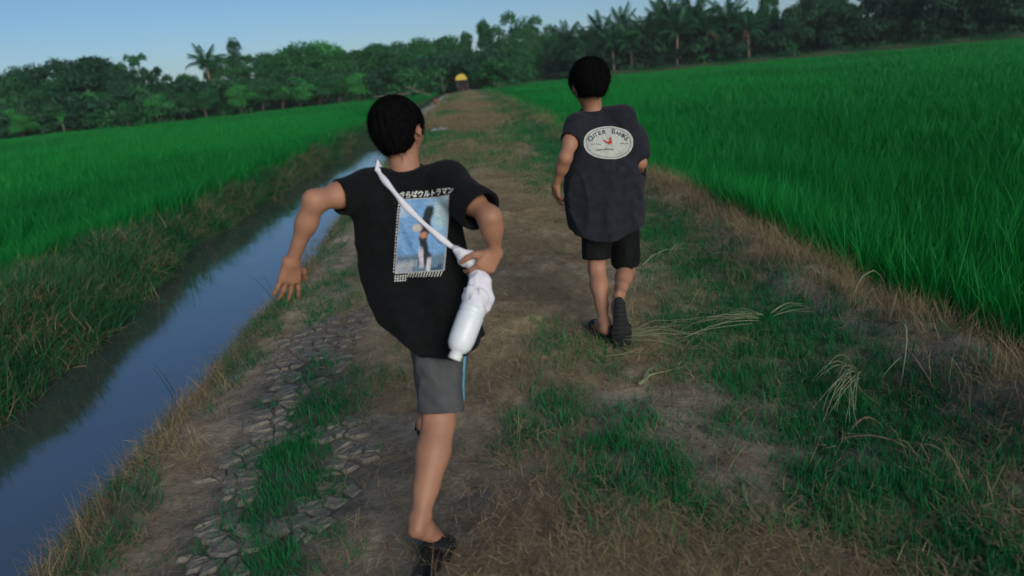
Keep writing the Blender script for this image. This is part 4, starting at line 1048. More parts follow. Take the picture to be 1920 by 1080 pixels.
def person_mesh(F, name, mat, it=2):
    V, Q = F.surface(); V = relax(V, Q, it); return mesh_np(name, V, Q, [mat], check=False)

# cloth tube whose cross-sections are superellipses set at heights z
class Cloth:
    def __init__(s, secs, p=2.3):
        # secs rows: z, cx, cy, a (half width), b (half depth), yaw
        a = np.array(sorted(secs, key=lambda q: q[0])); zz = np.linspace(a[0, 0] - 0.06, a[-1, 0] + 0.02, 300)
        C = np.stack([np.interp(zz, a[:, 0], a[:, i]) for i in range(1, 6)], 1); k = np.hanning(23); k /= k.sum()
        Cp = np.concatenate([np.repeat(C[:1], 11, 0), C, np.repeat(C[-1:], 11, 0)])
        s.C = np.stack([np.convolve(Cp[:, i], k, 'valid') for i in range(5)], 1); s.zz = zz; s.p = p; s.top = a[-1, 0]
    def val(s, X, Y, Z, shrink=0.0, wrinkle=None):
        cx, cy_, a, b, yw = [np.interp(Z, s.zz, s.C[:, i]) for i in range(5)]
        u = (X - cx) * np.cos(yw) + (Y - cy_) * np.sin(yw); v = -(X - cx) * np.sin(yw) + (Y - cy_) * np.cos(yw)
        a = np.maximum(a - shrink, 0.01); b = np.maximum(b - shrink, 0.01)
        k = (np.abs(u / a) ** s.p + np.abs(v / b) ** s.p) ** (1 / s.p)
        d = (k - 1) * (0.5 * np.minimum(a, b) + 0.5 * (np.abs(u) * a + np.abs(v) * b) / (np.abs(u) + np.abs(v) + 1e-6))
        if wrinkle is not None: d = d + wrinkle(X, Y, Z)
        return np.maximum(d, Z - s.top + shrink)

def drape(x, y, z, amp, seed, skew=0.0):
    """soft folds running down the cloth, with sharper crossing creases"""
    q = x + skew * z
    a = noise3(q * 15, y * 15, z * 2.6, seed) - 0.5; c = noise3((x - 0.8 * z) * 11, y * 11, (z + 0.8 * x) * 5, seed + 5)
    r = 1 - np.abs(2 * noise3(q * 13 + 3, y * 13, z * 3.5 + 0.8 * x * 9, seed + 9) - 1)          # ridges
    r2 = 1 - np.abs(2 * noise3((x + 0.9 * z) * 20, y * 20, (z - 0.9 * x) * 5, seed + 11) - 1)
    return amp * (0.8 * a + 0.6 * (c - 0.5) - 0.8 * (r * r - 0.4) - 0.15 * (r2 * r2 - 0.4))

def cut_cone(F, a, b, ra, rb, k, extra=0.1, wr=None, op='add'):
    """tube from a, cut off square at b"""
    a, b = np.asarray(a, float), np.asarray(b, float); ab = b - a; L_ = np.linalg.norm(ab); u = ab / L_
    def fn(X, Y, Z):
        t = (X - a[0]) * u[0] + (Y - a[1]) * u[1] + (Z - a[2]) * u[2]; tc = np.clip(t, 0, L_ * 2)
        d = np.sqrt((X - a[0] - tc * u[0]) ** 2 + (Y - a[1] - tc * u[1]) ** 2 + (Z - a[2] - tc * u[2]) ** 2) - (ra + (rb - ra) * tc / L_)
        if wr is not None: d = d + wr(X, Y, Z)
        return np.maximum(d, t - L_)
    r = max(ra, rb) + 0.05; F.put(fn, np.minimum(a, b) - r, np.maximum(a, b) + r, k, op)

def hem_line(pxs, yy):
    """height of a hem across the body, read at distance yy"""
    q = np.array([P(a, b, yy) for a, b in pxs]); o = np.argsort(q[:, 0]); q = q[o]; q = smooth_path(q, 60)
    return lambda X, Y, Z: np.interp(X, q[:, 0], q[:, 2]) + 0.10 * np.maximum(Y - yy - 0.10, 0) + 0.010 * (noise3(X * 14, Y * 14, 0 * Z + 1, 8) - 0.5) - Z
def keep_inside(F, cloth, wr, hem, shrink=0.017, margin=0.004):
    """what is worn under a loose shirt stays under it, down to the hem"""
    lo = F.lo.copy(); lo[2] = max(lo[2], 0.46); hi = F.lo + F.n * F.h; hi[2] = min(hi[2], cloth.top + 0.03)
    sl, X, Y, Z = F.block(lo, hi)
    sv = cloth.val(X, Y, Z, shrink, wr)
    F.D[sl] = np.maximum(F.D[sl], np.minimum(sv, -(hem(X, Y, Z) + margin)))

# ------------------------------------------------------------------ materials of people
def mat_skin():
    m, nt, N, L, b = mat_new('skin')
    tc = N.new('ShaderNodeTexCoord'); n = N.new('ShaderNodeTexNoise'); n.inputs['Scale'].default_value = 11; n.inputs['Detail'].default_value = 7; n.inputs['Roughness'].default_value = 0.65
    L.new(tc.outputs['Object'], n.inputs['Vector'])
    r = N.new('ShaderNodeMix'); r.data_type = 'RGBA'; r.inputs['A'].default_value = (0.245, 0.118, 0.068, 1); r.inputs['B'].default_value = (0.420, 0.215, 0.132, 1)
    L.new(n.outputs['Fac'], r.inputs['Factor']); L.new(r.outputs['Result'], b.inputs['Base Color'])
    b.inputs['Roughness'].default_value = 0.55; b.inputs['Specular IOR Level'].default_value = 0.35
    b.inputs['Subsurface Weight'].default_value = 0.08; b.inputs['Subsurface Radius'].default_value = (0.02, 0.008, 0.004)
    n2 = N.new('ShaderNodeTexNoise'); n2.inputs['Scale'].default_value = 220; L.new(tc.outputs['Object'], n2.inputs['Vector'])
    bp = N.new('ShaderNodeBump'); bp.inputs['Strength'].default_value = 0.15; bp.inputs['Distance'].default_value = 0.003
    L.new(n2.outputs['Fac'], bp.inputs['Height']); L.new(bp.outputs['Normal'], b.inputs['Normal'])
    return m
M_skin = mat_skin()
M_hair = mat_plain('black_hair', (0.0045, 0.0045, 0.0048), 0.9, 0.5, 90.0, spec=0.04)
M_black = mat_plain('black_cotton', (0.0060, 0.0075, 0.0080), 0.95, 0.3, 40.0, 0.35, 500, spec=0.08, sheen=0.03)
M_navy = mat_plain('faded_navy_cotton', (0.0175, 0.0190, 0.0250), 0.95, 0.3, 30.0, 0.35, 500, spec=0.1, sheen=0.06)
M_blackshort = mat_plain('black_nylon', (0.004, 0.005, 0.0055), 0.8, 0.25, 30.0, 0.2, 400, spec=0.2)
M_grey = mat_plain('grey_shorts_cloth', (0.075, 0.078, 0.080), 0.95, 0.2, 30.0, 0.3, 500, spec=0.15)
M_stripe = mat_plain('blue_piping', (0.10, 0.30, 0.42), 0.8, 0.15, 30.0)
M_rubber = mat_plain('black_rubber', (0.012, 0.014, 0.015), 0.75, 0.3, 40.0, 0.3, 300, spec=0.3)
M_cloth = mat_plain('white_cloth', (0.68, 0.68, 0.73), 0.9, 0.08, 20.0, 0.3, 300, spec=0.2)
M_bottle = mat_plain('milky_plastic', (0.66, 0.71, 0.74), 0.35, 0.10, 14.0, spec=0.5)
M_cap = mat_plain('white_cap', (0.62, 0.66, 0.64), 0.4, 0.06, 9.0, spec=0.5)
M_green = mat_plain('green_band', (0.02, 0.30, 0.08), 0.6, 0.1, 20.0)

def mat_tone(name, rough=0.85, wear=0.25):
    m, nt, N, L, b = mat_new(name)
    a = N.new('ShaderNodeVertexColor'); a.layer_name = 'tone'
    tc = N.new('ShaderNodeTexCoord'); n = N.new('ShaderNodeTexNoise'); n.inputs['Scale'].default_value = 130; n.inputs['Detail'].default_value = 3
    L.new(tc.outputs['Object'], n.inputs['Vector'])
    r = N.new('ShaderNodeMapRange'); r.inputs['From Min'].default_value = 0.3; r.inputs['From Max'].default_value = 0.7; r.inputs['To Min'].default_value = 1 - wear; r.inputs['To Max'].default_value = 1 + wear * 0.4
    L.new(n.outputs['Fac'], r.inputs['Value'])
    s = N.new('ShaderNodeVectorMath'); s.operation = 'SCALE'; L.new(a.outputs['Color'], s.inputs[0]); L.new(r.outputs['Result'], s.inputs['Scale'])
    L.new(s.outputs['Vector'], b.inputs['Base Color']); b.inputs['Roughness'].default_value = rough; b.inputs['Specular IOR Level'].default_value = 0.2
    return m
M_print = mat_tone('worn_print')
M_letter = mat_plain('white_print', (0.62, 0.63, 0.58), 0.85, 0.2, 120.0)
M_letterdark = mat_plain('dark_print', (0.06, 0.07, 0.075), 0.85, 0.2, 120.0)
M_redprint = mat_plain('red_print', (0.50, 0.035, 0.03), 0.85, 0.25, 120.0)

def hair_mesh(c, R, s, seed, nape=-0.055, sides=1.0, puff=1.0, grid=0.004):
    """cap of hair with grooves, overlaid with loose locks that run down from the crown"""
    X, Y, Z = R.T
    def at(x, y, z): return c + s * (X * x + Y * y + Z * z)
    F = Field(c - 0.17, c + 0.17, grid)
    F.ell(at(0, -0.012, 0.026), np.array([0.089 * puff, 0.103 * puff, 0.093 * puff]) * s, R, 0.0)
    F.ell(at(0, -0.040, -0.010), np.array([0.078 * sides, 0.066, 0.072]) * s, R, 0.02)
    F.ell(at(0, -0.055, nape + 0.02), np.array([0.056 * sides, 0.036, 0.044]) * s, R, 0.02)
    for q in (-1, 1): F.ell(at(q * 0.066, 0.010, 0.010), np.array([0.020, 0.042, 0.048]) * s, R, 0.02)
    # clear the face, the ears and the neck
    F.ell(at(0, 0.105, -0.030), np.array([0.072, 0.060, 0.095]) * s, R, op='cut')
    for q in (-1, 1): F.ell(at(q * 0.088, 0.006, -0.030), np.array([0.030 + 0.03 * (1 - sides), 0.046, 0.038]) * s, R, op='cut')
    F.ell(at(0, -0.02, nape - 0.075), np.array([0.13, 0.13, 0.062]) * s, R, op='cut')
    V, Q = F.surface(); V = relax(V, Q, 2)
    # grooves: angular noise round the crown
    crown = at(0.008, -0.035, 0.118)
    q = V - c; lx, ly, lz = q @ X / s, q @ Y / s, q @ Z / s
    ang = np.arctan2(lx - 0.008, ly + 0.035); el = np.arctan2(np.hypot(lx, ly + 0.03), lz + 0.02)
    nn = q / np.linalg.norm(q, axis=1, keepdims=True)
    g = noise3(ang * 9 + 20, el * 1.6, 0 * ang, seed) - 0.5 + 0.6 * (noise3(ang * 22 + 50, el * 2.5, 0 * ang, seed + 1) - 0.5)
    V = V + nn * (g * 0.006 * s * np.clip(el * 1.6, 0.2, 1))[:, None]
    bvh = BVHTree.FromPolygons([tuple(v) for v in V], [tuple(f) for f in Q])
    # locks
    r = np.random.default_rng(seed); LV = []; LF = []; k = len(V)
    for i in range(4200):
        v = V[r.integers(0, len(V))]; p = v.copy(); n0 = n3(p - c)
        if n0 @ Z < -0.75: continue
        d = p - crown; d = n3(d - n0 * (d @ n0) + r.normal(0, 0.010, 3)); d = n3(d - Z * 0.25); L_ = s * r.uniform(0.03, 0.065); w = s * r.uniform(0.0006, 0.0015); pts = []; top_ = np.linalg.norm(p - crown) < 0.055 * s; fly = (0.016 if top_ else 0.012) if r.uniform() < (0.45 if top_ else 0.3) else 0.0035
        for j in range(5):
            hit, nor, fi, dist = bvh.find_nearest(Vector(p))
            nor = np.array(nor); off = 0.0006 + (fly if j == 4 else fly * 0.35 if j == 3 else 0.0010) * r.uniform(0, 1.5) ** 2
            pts.append((np.array(hit) + nor * off * s * (1 + (j == 4)), nor)); d = n3(d - nor * (d @ nor)); d = n3(d - Z * 0.18); p = np.array(hit) + d * L_ / 4
        for j, (pp, nor) in enumerate(pts):
            sd = n3(np.cross(d, nor)) * w * (1, 1, 0.9, 0.7, 0.1)[j]; LV += [pp - sd, pp + sd]
        for j in range(4): LF.append((k + 2 * j, k + 2 * j + 1, k + 2 * j + 3, k + 2 * j + 2))
        k += 10
    return mesh_np('hair', np.concatenate([V, np.array(LV)]), np.concatenate([Q, np.array(LF)]), [M_hair], check=False)

def sandal(parent, heel, toe, up, label=None, width=0.043, th=0.020, strap=True, ribs=False):
    """slide: contoured sole with a raised rim, a broad band over the forefoot"""
    d = n3(toe - heel); L_ = np.linalg.norm(toe - heel); R = frame(d, up); X, Y, Z = R.T
    n = 28; out = []
    for i in range(n):
        a = 2 * math.pi * i / n; y = 0.5 - 0.5 * math.cos(a) ; t = y
        w = width * (0.70 + 0.42 * sstep(0.25, 0.75, t) - 0.10 * math.exp(-((t - 0.42) / 0.14) ** 2))
        out.append((w * math.copysign(abs(math.sin(a)) ** 0.62, math.sin(a)), y * L_))
    out = np.array(out)
    def ring(sc, z): return heel + (out[:, :1] * sc) * X + ((out[:, 1:] - L_ / 2) * (1 - (1 - sc) * width / L_ * 2) + L_ / 2) * Y + z * Z
    m = MB(); m.loft([ring(0.95, -th), ring(1.0, -th + 0.004), ring(1.02, -0.004), ring(1.0, 0.001), ring(0.92, 0.0), ring(0.88, -0.004)])
    if ribs:                                                    # tread across the sole
        for i in range(11):
            t = 0.10 + 0.08 * i; w = width * (0.60 + 0.36 * sstep(0.25, 0.75, t)); c = heel + Y * t * L_ - Z * (th + 0.0015)
            m.box(c, (w * 0.9, 0.005, 0.003), R)
    so = empty('sandal'); so.parent = parent
    link('sole', m.mesh('sole', [M_rubber]), so)
    if strap:
        rings = []
        for j in range(2):
            pass
        m = MB(); V = []; k = 11
        for t in (0.52, 0.60, 0.68, 0.74):
            w = width * 1.02
            for j in range(k):
                a = math.pi * j / (k - 1); V.append(heel + Y * t * L_ + X * w * math.cos(a) + Z * (0.044 - 0.03 * (t - 0.5)) * math.sin(a) ** 0.7)
        F = [(i * k + j, i * k + j + 1, (i + 1) * k + j + 1, (i + 1) * k + j) for i in range(3) for j in range(k - 1)]
        me = mesh_np('strap', np.array(V), np.array(F), [M_rubber]); so2 = link('strap', me, so)
        md = so2.modifiers.new('thickness', 'SOLIDIFY'); md.thickness = 0.005
    if label: so['label'] = label
    return so

def text_mesh(s, size, bold=0.0):
    """outline of a word as triangles in its own plane"""
    cu = bpy.data.curves.new('lettering', 'FONT'); cu.body = s; cu.size = size; cu.align_x = 'CENTER'; cu.resolution_u = 3; cu.offset = bold
    o = bpy.data.objects.new('lettering', cu); col.objects.link(o)
    dg = bpy.context.evaluated_depsgraph_get(); me = bpy.data.meshes.new_from_object(o.evaluated_get(dg))
    bpy.data.objects.remove(o)
    bm = bmesh.new(); bm.from_mesh(me); bmesh.ops.triangulate(bm, faces=bm.faces)
    for _ in range(2):
        es = [e for e in bm.edges if e.calc_length() > size * 0.22]
        if es: bmesh.ops.subdivide_edges(bm, edges=es, cuts=1); bmesh.ops.triangulate(bm, faces=bm.faces)
    V = np.array([v.co[:] for v in bm.verts]); Fc = np.array([[v.index for v in f.verts] for f in bm.faces]); bm.free(); bpy.data.meshes.remove(me)
    return V[:, :2], Fc

def onto(bvh, o, u, v, d, uv, lift):
    """lay flat points uv (in the plane o + x*u + y*v) on a garment by throwing them along d"""
    out = []
    for a, b in uv:
        p = o + u * a + v * b; h = bvh.ray_cast(Vector(p - d * 0.3), Vector(d))
        q = np.array(h[0]) if h[0] is not None else p
        out.append(q - d * lift)
    return np.array(out)

def secs_from(rows, yaw=0.0):
    out = []
    for py, cx, hw, yy, b in rows:
        c = P(cx, py, yy); a = np.linalg.norm(P(cx + hw, py, yy) - c); out.append((c[2], c[0], c[1], a, b, yaw))
    return out
def bvh_of(me):
    n = len(me.vertices); v = np.empty(n * 3, np.float32); me.vertices.foreach_get('co', v)
    return BVHTree.FromPolygons(v.reshape(n, 3).tolist(), [tuple(p.vertices) for p in me.polygons])
VIEW = n3((0.0, 1.0, -0.28))

# ================================================================== the nearer boy, in black with a white sling
A = {k: P(*v) for k, v in {
    'heel': (779, 1004, 1.665), 'toe': (842, 1046, 1.79), 'ankle': (788, 968, 1.70), 'knee': (823, 790, 1.875), 'hipR': (822, 570, 2.03), 'hipL': (768, 570, 2.05), 'pelvis': (796, 545, 2.05),
    'chest': (770, 420, 2.10), 'neck': (762, 322, 2.12), 'neckt': (752, 280, 2.14), 'head': (747, 244, 2.16), 'shL': (692, 352, 2.10), 'shR': (842, 342, 2.08),
    'elL': (590, 377, 1.96), 'wrL': (547, 492, 1.985), 'fiL': (538, 560, 2.01), 'elR': (919, 408, 1.91), 'wrR': (929, 472, 1.945), 'fiR': (900, 508, 1.93),
    'kneeL': (803, 640, 2.30), 'ankL': (799, 785, 2.30), 'heelL': (795, 812, 2.27), 'toeL': (806, 798, 2.46)}.items()}
pA = empty('person', (A['toe'][0], A['toe'][1], 0))
pA.location = (0, 0, 0)
shA = Cloth(secs_from([(318, 760, 40, 2.13, 0.055), (326, 762, 58, 2.13, 0.066), (338, 766, 88, 2.12, 0.082), (356, 769, 98, 2.11, 0.098), (390, 770, 101, 2.10, 0.110), (440, 769, 97, 2.085, 0.115), (500, 774, 92, 2.065, 0.118), (560, 786, 88, 2.045, 0.125),
                       (605, 803, 86, 2.03, 0.130), (645, 826, 78, 2.015, 0.128), (690, 842, 70, 2.00, 0.12)], 0.10))
wrA = lambda X, Y, Z: drape(X, Y, Z, 0.024, 21, 0.35) * np.clip((1.14 - Z) * 6, 0.2, 1)
hemA = hem_line([(640, 590), (700, 610), (740, 630), (775, 650), (795, 663), (850, 666), (905, 655), (940, 650)], 1.93)
F = Field((-0.70, 1.56, -0.02), (0.12, 2.56, 1.34), 0.0045)
F.chain([A['pelvis'] + (0, 0, 0.04), (A['pelvis'] + A['chest']) / 2, A['chest'], A['neck'] - (0, 0, 0.03)], [0.085, 0.082, 0.092, 0.06], 0.04)
for h in ('hipL', 'hipR'): F.ell(A[h] + (0, 0, 0.02), (0.075, 0.085, 0.085), None, 0.04)
# standing leg: thigh, calf muscle behind, ankle, foot lifted onto its ball
def leg(F, hip, knee, ank, back, s=1.0):
    F.chain([hip, hip * 0.5 + knee * 0.5, knee], [0.062 * s, 0.056 * s, 0.044 * s], 0.02)
    m = knee * 0.68 + ank * 0.32
    F.chain([knee, m, knee * 0.3 + ank * 0.7, ank], [0.043 * s, 0.043 * s, 0.032 * s, 0.025 * s], 0.02)
    F.ell(m + back * 0.012, np.array([0.034, 0.034, 0.080]) * s, frame(np.cross(knee - ank, (1, 0, 0)), knee - ank), 0.03)
    lat = n3(np.cross(knee - ank, back))
    for q in (-1, 1): F.cone(knee + lat * q * 0.026 * s + back * 0.020 * s + n3(hip - knee) * 0.05, knee + lat * q * 0.026 * s + back * 0.018 * s - n3(knee - ank) * 0.03, 0.011 * s, 0.009 * s, 0.014)
    F.cone(ank + back * 0.016 * s + n3(knee - ank) * 0.07, ank + back * 0.022 * s - n3(knee - ank) * 0.02, 0.010 * s, 0.009 * s, 0.014)
    F.ell(knee - back * 0.018, np.array([0.030, 0.030, 0.034]) * s, None, 0.02)
    for q in (-1, 1): F.ell(ank + np.array([q * 0.021, 0, 0]), np.array([0.012, 0.013, 0.014]) * s, None, 0.01)
leg(F, A['hipR'], A['knee'], A['ankle'], np.array([0, -1.0, 0.1]), 1.12)
leg(F, A['hipL'], A['kneeL'], A['ankL'], np.array([0, -1.0, 0.1]))
keep_inside(F, shA, wrA, hemA)
for sh in ('shL', 'shR'): F.cone(A['neck'] - (0, 0, 0.045), A[sh], 0.036, 0.036, 0.03)
F.cone(A['neck'] - (0, 0, 0.03), A['head'] - (0, 0, 0.03), 0.047, 0.044, 0.02)
fwdA = n3((0.40, 1.0, -0.14)); upA = n3((-0.10, 0.16, 1.0)); SA = 0.88
RA = sdf_head(F, A['head'], fwdA, upA, SA)
F.chain([A['shL'], A['shL'] * 0.45 + A['elL'] * 0.55, A['elL']], [0.038, 0.034, 0.029], 0.03)
F.chain([A['elL'], A['elL'] * 0.66 + A['wrL'] * 0.34, A['wrL']], [0.028, 0.027, 0.0185], 0.03)
F.chain([A['shR'], A['shR'] * 0.45 + A['elR'] * 0.55, A['elR']], [0.038, 0.034, 0.029], 0.03)
F.chain([A['elR'], A['elR'] * 0.66 + A['wrR'] * 0.34, A['wrR']], [0.028, 0.027, 0.0185], 0.03)
F.ell(A['elL'] + np.array([-0.008, -0.012, 0.012]), (0.016, 0.016, 0.016), None, 0.015); F.ell(A['elR'] + np.array([0.006, -0.016, 0.004]), (0.016, 0.016, 0.016), None, 0.015)
F.ell(A['wrL'] + np.array([-0.014, -0.004, 0.012]), (0.009, 0.009, 0.010), None, 0.008)
sdf_hand(F, A['wrL'], A['fiL'] - A['wrL'], (0.55, -0.75, 0.1), (0.7, 0.6, 0.1), 0.16, 1.08, 0.22, 1)
sdf_hand(F, A['wrR'], A['fiR'] - A['wrR'] + (0, 0, -0.01), (0.45, -0.85, 0.15), (-0.5, 0.2, 0.7), 0.72, 1.0, 0.04, 2)
F.cone(A['ankle'], A['heel'] + (0.004, 0.012, 0.012), 0.024, 0.026, 0.015)
upf = n3(np.cross(np.array([1.0, -0.4, 0]), A['toe'] - A['heel'])); upf = upf if upf[2] > 0 else -upf
ballA = A['heel'] * 0.30 + A['toe'] * 0.70
sdf_foot(F, A['heel'], A['toe'], upf, 1.0, -1)
F.cone(A['ankL'], A['heelL'] + (0, 0.02, 0.03), 0.024, 0.026, 0.015)
sdf_foot(F, A['heelL'], A['toeL'], n3((0, 0.1, 1)), 1.0, 1)
link('body', person_mesh(F, 'body', M_skin), pA)
link('hair', hair_mesh(A['head'], RA, SA * 1.0, 11, -0.064, 0.92, puff=1.0), pA)

# T-shirt
F = Field((-0.56, 1.80, 0.48), (0.12, 2.36, 1.20), 0.005)
W = wrA(*F.block(F.lo, F.lo + F.n * F.h)[1:]); F.put(lambda X, Y, Z: shA.val(X, Y, Z, 0, lambda *q: W), F.lo, F.lo + F.n * F.h)
sl_wr = lambda X, Y, Z: 0.010 * (noise3(X * 22, Y * 22, Z * 22, 31) - 0.5)
endL, endR = A['shL'] * 0.40 + A['elL'] * 0.60 - (0, 0, 0.006), A['shR'] * 0.20 + A['elR'] * 0.80 - (0, 0, 0.004)
F.cone(A['neck'] + (-0.05, 0, -0.055), A['shL'], 0.050, 0.056, 0.03)
F.cone(A['neck'] + (0.05, 0, -0.045), A['shR'] + (0, 0, 0.004), 0.050, 0.058, 0.03)
cut_cone(F, A['shL'] + (0.03, 0, -0.012), endL, 0.060, 0.057, 0.035, wr=sl_wr)
cut_cone(F, A['shR'] + (-0.01, 0, 0.0), endR, 0.060, 0.064, 0.035, wr=sl_wr)
F.put(lambda X, Y, Z: -hemA(X, Y, Z), F.lo, F.lo + F.n * F.h, op='cut')
F.put(lambda X, Y, Z: np.maximum(shA.val(X, Y, Z, 0.013, lambda *q: W), Z - 0.86), F.lo, F.lo + F.n * F.h, op='cut')
for a, b, r0, r1 in ((A['shL'] + (0.03, 0, -0.012), endL, 0.050, 0.047), (A['shR'] + (-0.02, 0, -0.012), endR, 0.050, 0.056)):
    u = n3(b - a); F.cone(b - u * 0.05, b + u * 0.03, r1 - 0.003, r1, op='cut')
tshirtA = link('t_shirt', person_mesh(F, 't_shirt', M_black, 2), pA)
bA = bvh_of(tshirtA.data)
m = MB(); th = np.arange(20) * 2 * math.pi / 20; cn = A['neck'] + np.array([0, 0.004, 0.004])
for k in range(20):
    pass
ringc = [cn + np.array([0.056 * math.cos(t), 0.056 * math.sin(t), 0.010 * math.sin(t) - 0.004]) for t in np.linspace(0, 2 * math.pi, 25)]
m.tube(ringc, 0.009, 8, cap=False); link('collar', m.mesh('collar', [M_black]), tshirtA)

# print on the back: a blue picture panel with a dark shape in it, a line of lettering above, small marks below
Yp = 1.96
o_, pl, pr_, pt, pb = P(791, 440, Yp), P(745, 443, Yp), P(838, 437, Yp), P(795, 368, Yp), P(787, 512, Yp)
u_, v_ = n3(pr_ - pl), n3(pt - pb); W_, H_ = np.linalg.norm(pr_ - pl), np.linalg.norm(pt - pb)
nx, ny = 64, 96; gu, gv = np.meshgrid(np.linspace(-W_ / 2, W_ / 2, nx), np.linspace(-H_ / 2, H_ / 2, ny)); uv = np.stack([gu.ravel(), gv.ravel()], 1)
Vp = onto(bA, o_, u_, v_, VIEW, uv, 0.0025); ix = np.arange((ny - 1) * nx).reshape(ny - 1, nx)[:, :-1].ravel()
me = mesh_np('print', Vp, np.stack([ix, ix + 1, ix + nx + 1, ix + nx], 1), [M_print])
s, t = uv[:, 0] / W_ + 0.5, uv[:, 1] / H_ + 0.5
def mixc(C, c, w): w = np.clip(w, 0, 1)[:, None]; return C * (1 - w) + np.array(c) * w
Cc = np.array([0.16, 0.33, 0.56]) * (0.75 + 0.5 * fbm(s * 4, t * 5, 301))[:, None]
Cc = mixc(Cc, (0.42, 0.58, 0.60), sstep(0.55, 0.85, s) * sstep(0.4, 0.75, t) * (0.4 + fbm(s * 6, t * 9, 302)))
Cc = mixc(Cc, (0.50, 0.55, 0.55), 0.8 * sstep(0.45, 0.7, fbm(s * 3, t * 7, 303)) * sstep(0.5, 1, t))
Cc = mixc(Cc, (0.10, 0.14, 0.15), sstep(0.27, 0.20, t) * (0.5 + 0.5 * fbm(s * 9, t * 9, 304)))
jit = 0.10 * (fbm(s * 7, t * 9, 305) - 0.5); cx = 0.56 + 0.03 * np.sin(t * 9) + jit
Cc = mixc(Cc, (0.020, 0.028, 0.032), sstep(0.13, 0.07, np.abs(s - cx) * (1.3 - 0.55 * np.exp(-((t - 0.62) / 0.12) ** 2) - 0.3 * np.exp(-((t - 0.15) / 0.12) ** 2))) * sstep(0.92, 0.86, t) * sstep(0.06, 0.12, t))
Cc = mixc(Cc, (0.45, 0.42, 0.38), sstep(0.13, 0.06, np.hypot((s - 0.38), (t - 0.60) * 1.8)))
Cc = mixc(Cc, (0.03, 0.05, 0.09), 0.8 * sstep(0.5, 0.65, fbm(s * 5, t * 6, 306)) * sstep(0.3, 0.18, t) * sstep(0.55, 0.75, s))
Cc = mixc(Cc, (0.50, 0.22, 0.13), 0.9 * sstep(0.095, 0.04, np.hypot((s - 0.52), (t - 0.50) * 1.5)))
Cc = mixc(Cc, (0.50, 0.48, 0.52), sstep(0.06, 0.03, np.abs(s - 0.50 - 0.2 * (0.3 - t))) * sstep(0.36, 0.28, t) * sstep(0.04, 0.08, t))
Cc = mixc(Cc, (0.50, 0.50, 0.52), sstep(0.05, 0.03, np.abs(s - 0.68)) * sstep(0.22, 0.16, t))
Cc = mixc(Cc, (0.36, 0.37, 0.42), 0.8 * (s < 0.36) * sstep(0.16, 0.12, t))
Cc = mixc(Cc, (0.34, 0.37, 0.38), (np.minimum(np.minimum(s, 1 - s) * 0.65, np.minimum(t, 1 - t)) < 0.011) * 1.0)
color_attr(me, Cc); link('print', me, tshirtA)
def lettering(bvh, parent, o, u, v, items, mat, lift, d=VIEW):
    V = []; F = []; k = 0
    for (txt, size, x, y, sx, bold) in items:
        tv, tf = text_mesh(txt, size, bold)
        V.append(np.c_[tv[:, 0] * sx + x, tv[:, 1] + y]); F.append(tf + k); k += len(tv)
    V = onto(bvh, o, u, v, d, np.concatenate(V), lift); return link('lettering', mesh_np('lettering', V, np.concatenate(F), [mat], smooth=False), parent)
lettering(bA, tshirtA, o_, u_, v_, [('さらばウルトラマン', 0.0225, 0.002, H_ / 2 + 0.004, 0.80, 0.0006)], M_letter, 0.0035)
def stuffed(name, me, parent):
    q = link(name, me, parent); q['kind'] = 'stuff'; return q
def marks(bvh, parent, o, u, v, rects, mat, lift, d=VIEW, name='print_marks'):
    """small strokes too worn to read: (x, y, half width, half height, slant)"""
    V = []; F = []
    for x, y, a, b, sl in rects:
        k = len(V); V += [(x - a - sl, y - b), (x + a - sl, y - b), (x + a + sl, y + b), (x - a + sl, y + b)]; F.append((k, k + 1, k + 2, k + 3))
    return stuffed(name, mesh_np(name, onto(bvh, o, u, v, d, np.array(V), lift), np.array(F), [mat], smooth=False), parent)
rects = []
for i in range(13): rects.append((-W_ / 2 + 0.040 + i * 0.0080, -H_ / 2 - 0.006 - 0.0002 * i, 0.0011, 0.0085 * rng.uniform(0.7, 1), 0.0022))
for i in range(5):
    for j in range(3): rects.append((-W_ / 2 + 0.003 + i * 0.0075, -H_ / 2 - 0.007 - j * 0.007, 0.0026 * rng.uniform(0.6, 1), 0.0022, 0.0006))
for i in range(24): rects.append((-W_ / 2 - 0.0035, -H_ / 2 + 0.008 + i * H_ / 25, 0.0016, 0.0030 * rng.uniform(0.5, 1), 0.0))
for i in range(9): rects.append((-W_ / 2 + 0.010 + i * 0.0065, -H_ / 2 + 0.030 + rng.normal(0, 0.001), 0.0008, 0.010, 0.001))
marks(bA, tshirtA, o_, u_, v_, rects, M_letter, 0.0040)

# shorts, grey with a blue side piping
F = Field((-0.40, 1.72, 0.28), (0.06, 2.50, 0.80), 0.005)
shw = lambda X, Y, Z: drape(X, Y, Z, 0.015, 41, -0.2)
for hp, kn, e in (('hipR', 'knee', 0.93), ('hipL', 'kneeL', 0.82)):
    b = A[hp] * (1 - e) + A[kn] * e; b = b + ((0.012, 0, 0) if hp == 'hipR' else (0, 0, 0)); a = A[hp] + (0, 0, 0.02)
    cut_cone(F, a, b, 0.096, 0.068 if hp == 'hipR' else 0.060, 0.03, wr=shw)
F.ell(A['pelvis'] - (0, 0, 0.005), (0.115, 0.100, 0.090), None, 0.03)
for hp, kn, e in (('hipR', 'knee', 0.93), ('hipL', 'kneeL', 0.82)):
    b = A[hp] * (1 - e) + A[kn] * e; b = b + ((0.012, 0, 0) if hp == 'hipR' else (0, 0, 0)); u = n3(b - A[hp]); F.cone(b - u * 0.06, b + u * 0.03, 0.054, 0.056, op='cut')
keep_inside(F, shA, wrA, hemA)
shortsA = link('shorts', person_mesh(F, 'shorts', M_grey, 1), pA)
bS = bvh_of(shortsA.data); a, b = P(868, 655, 1.95), P(867, 752, 1.90); pts = []
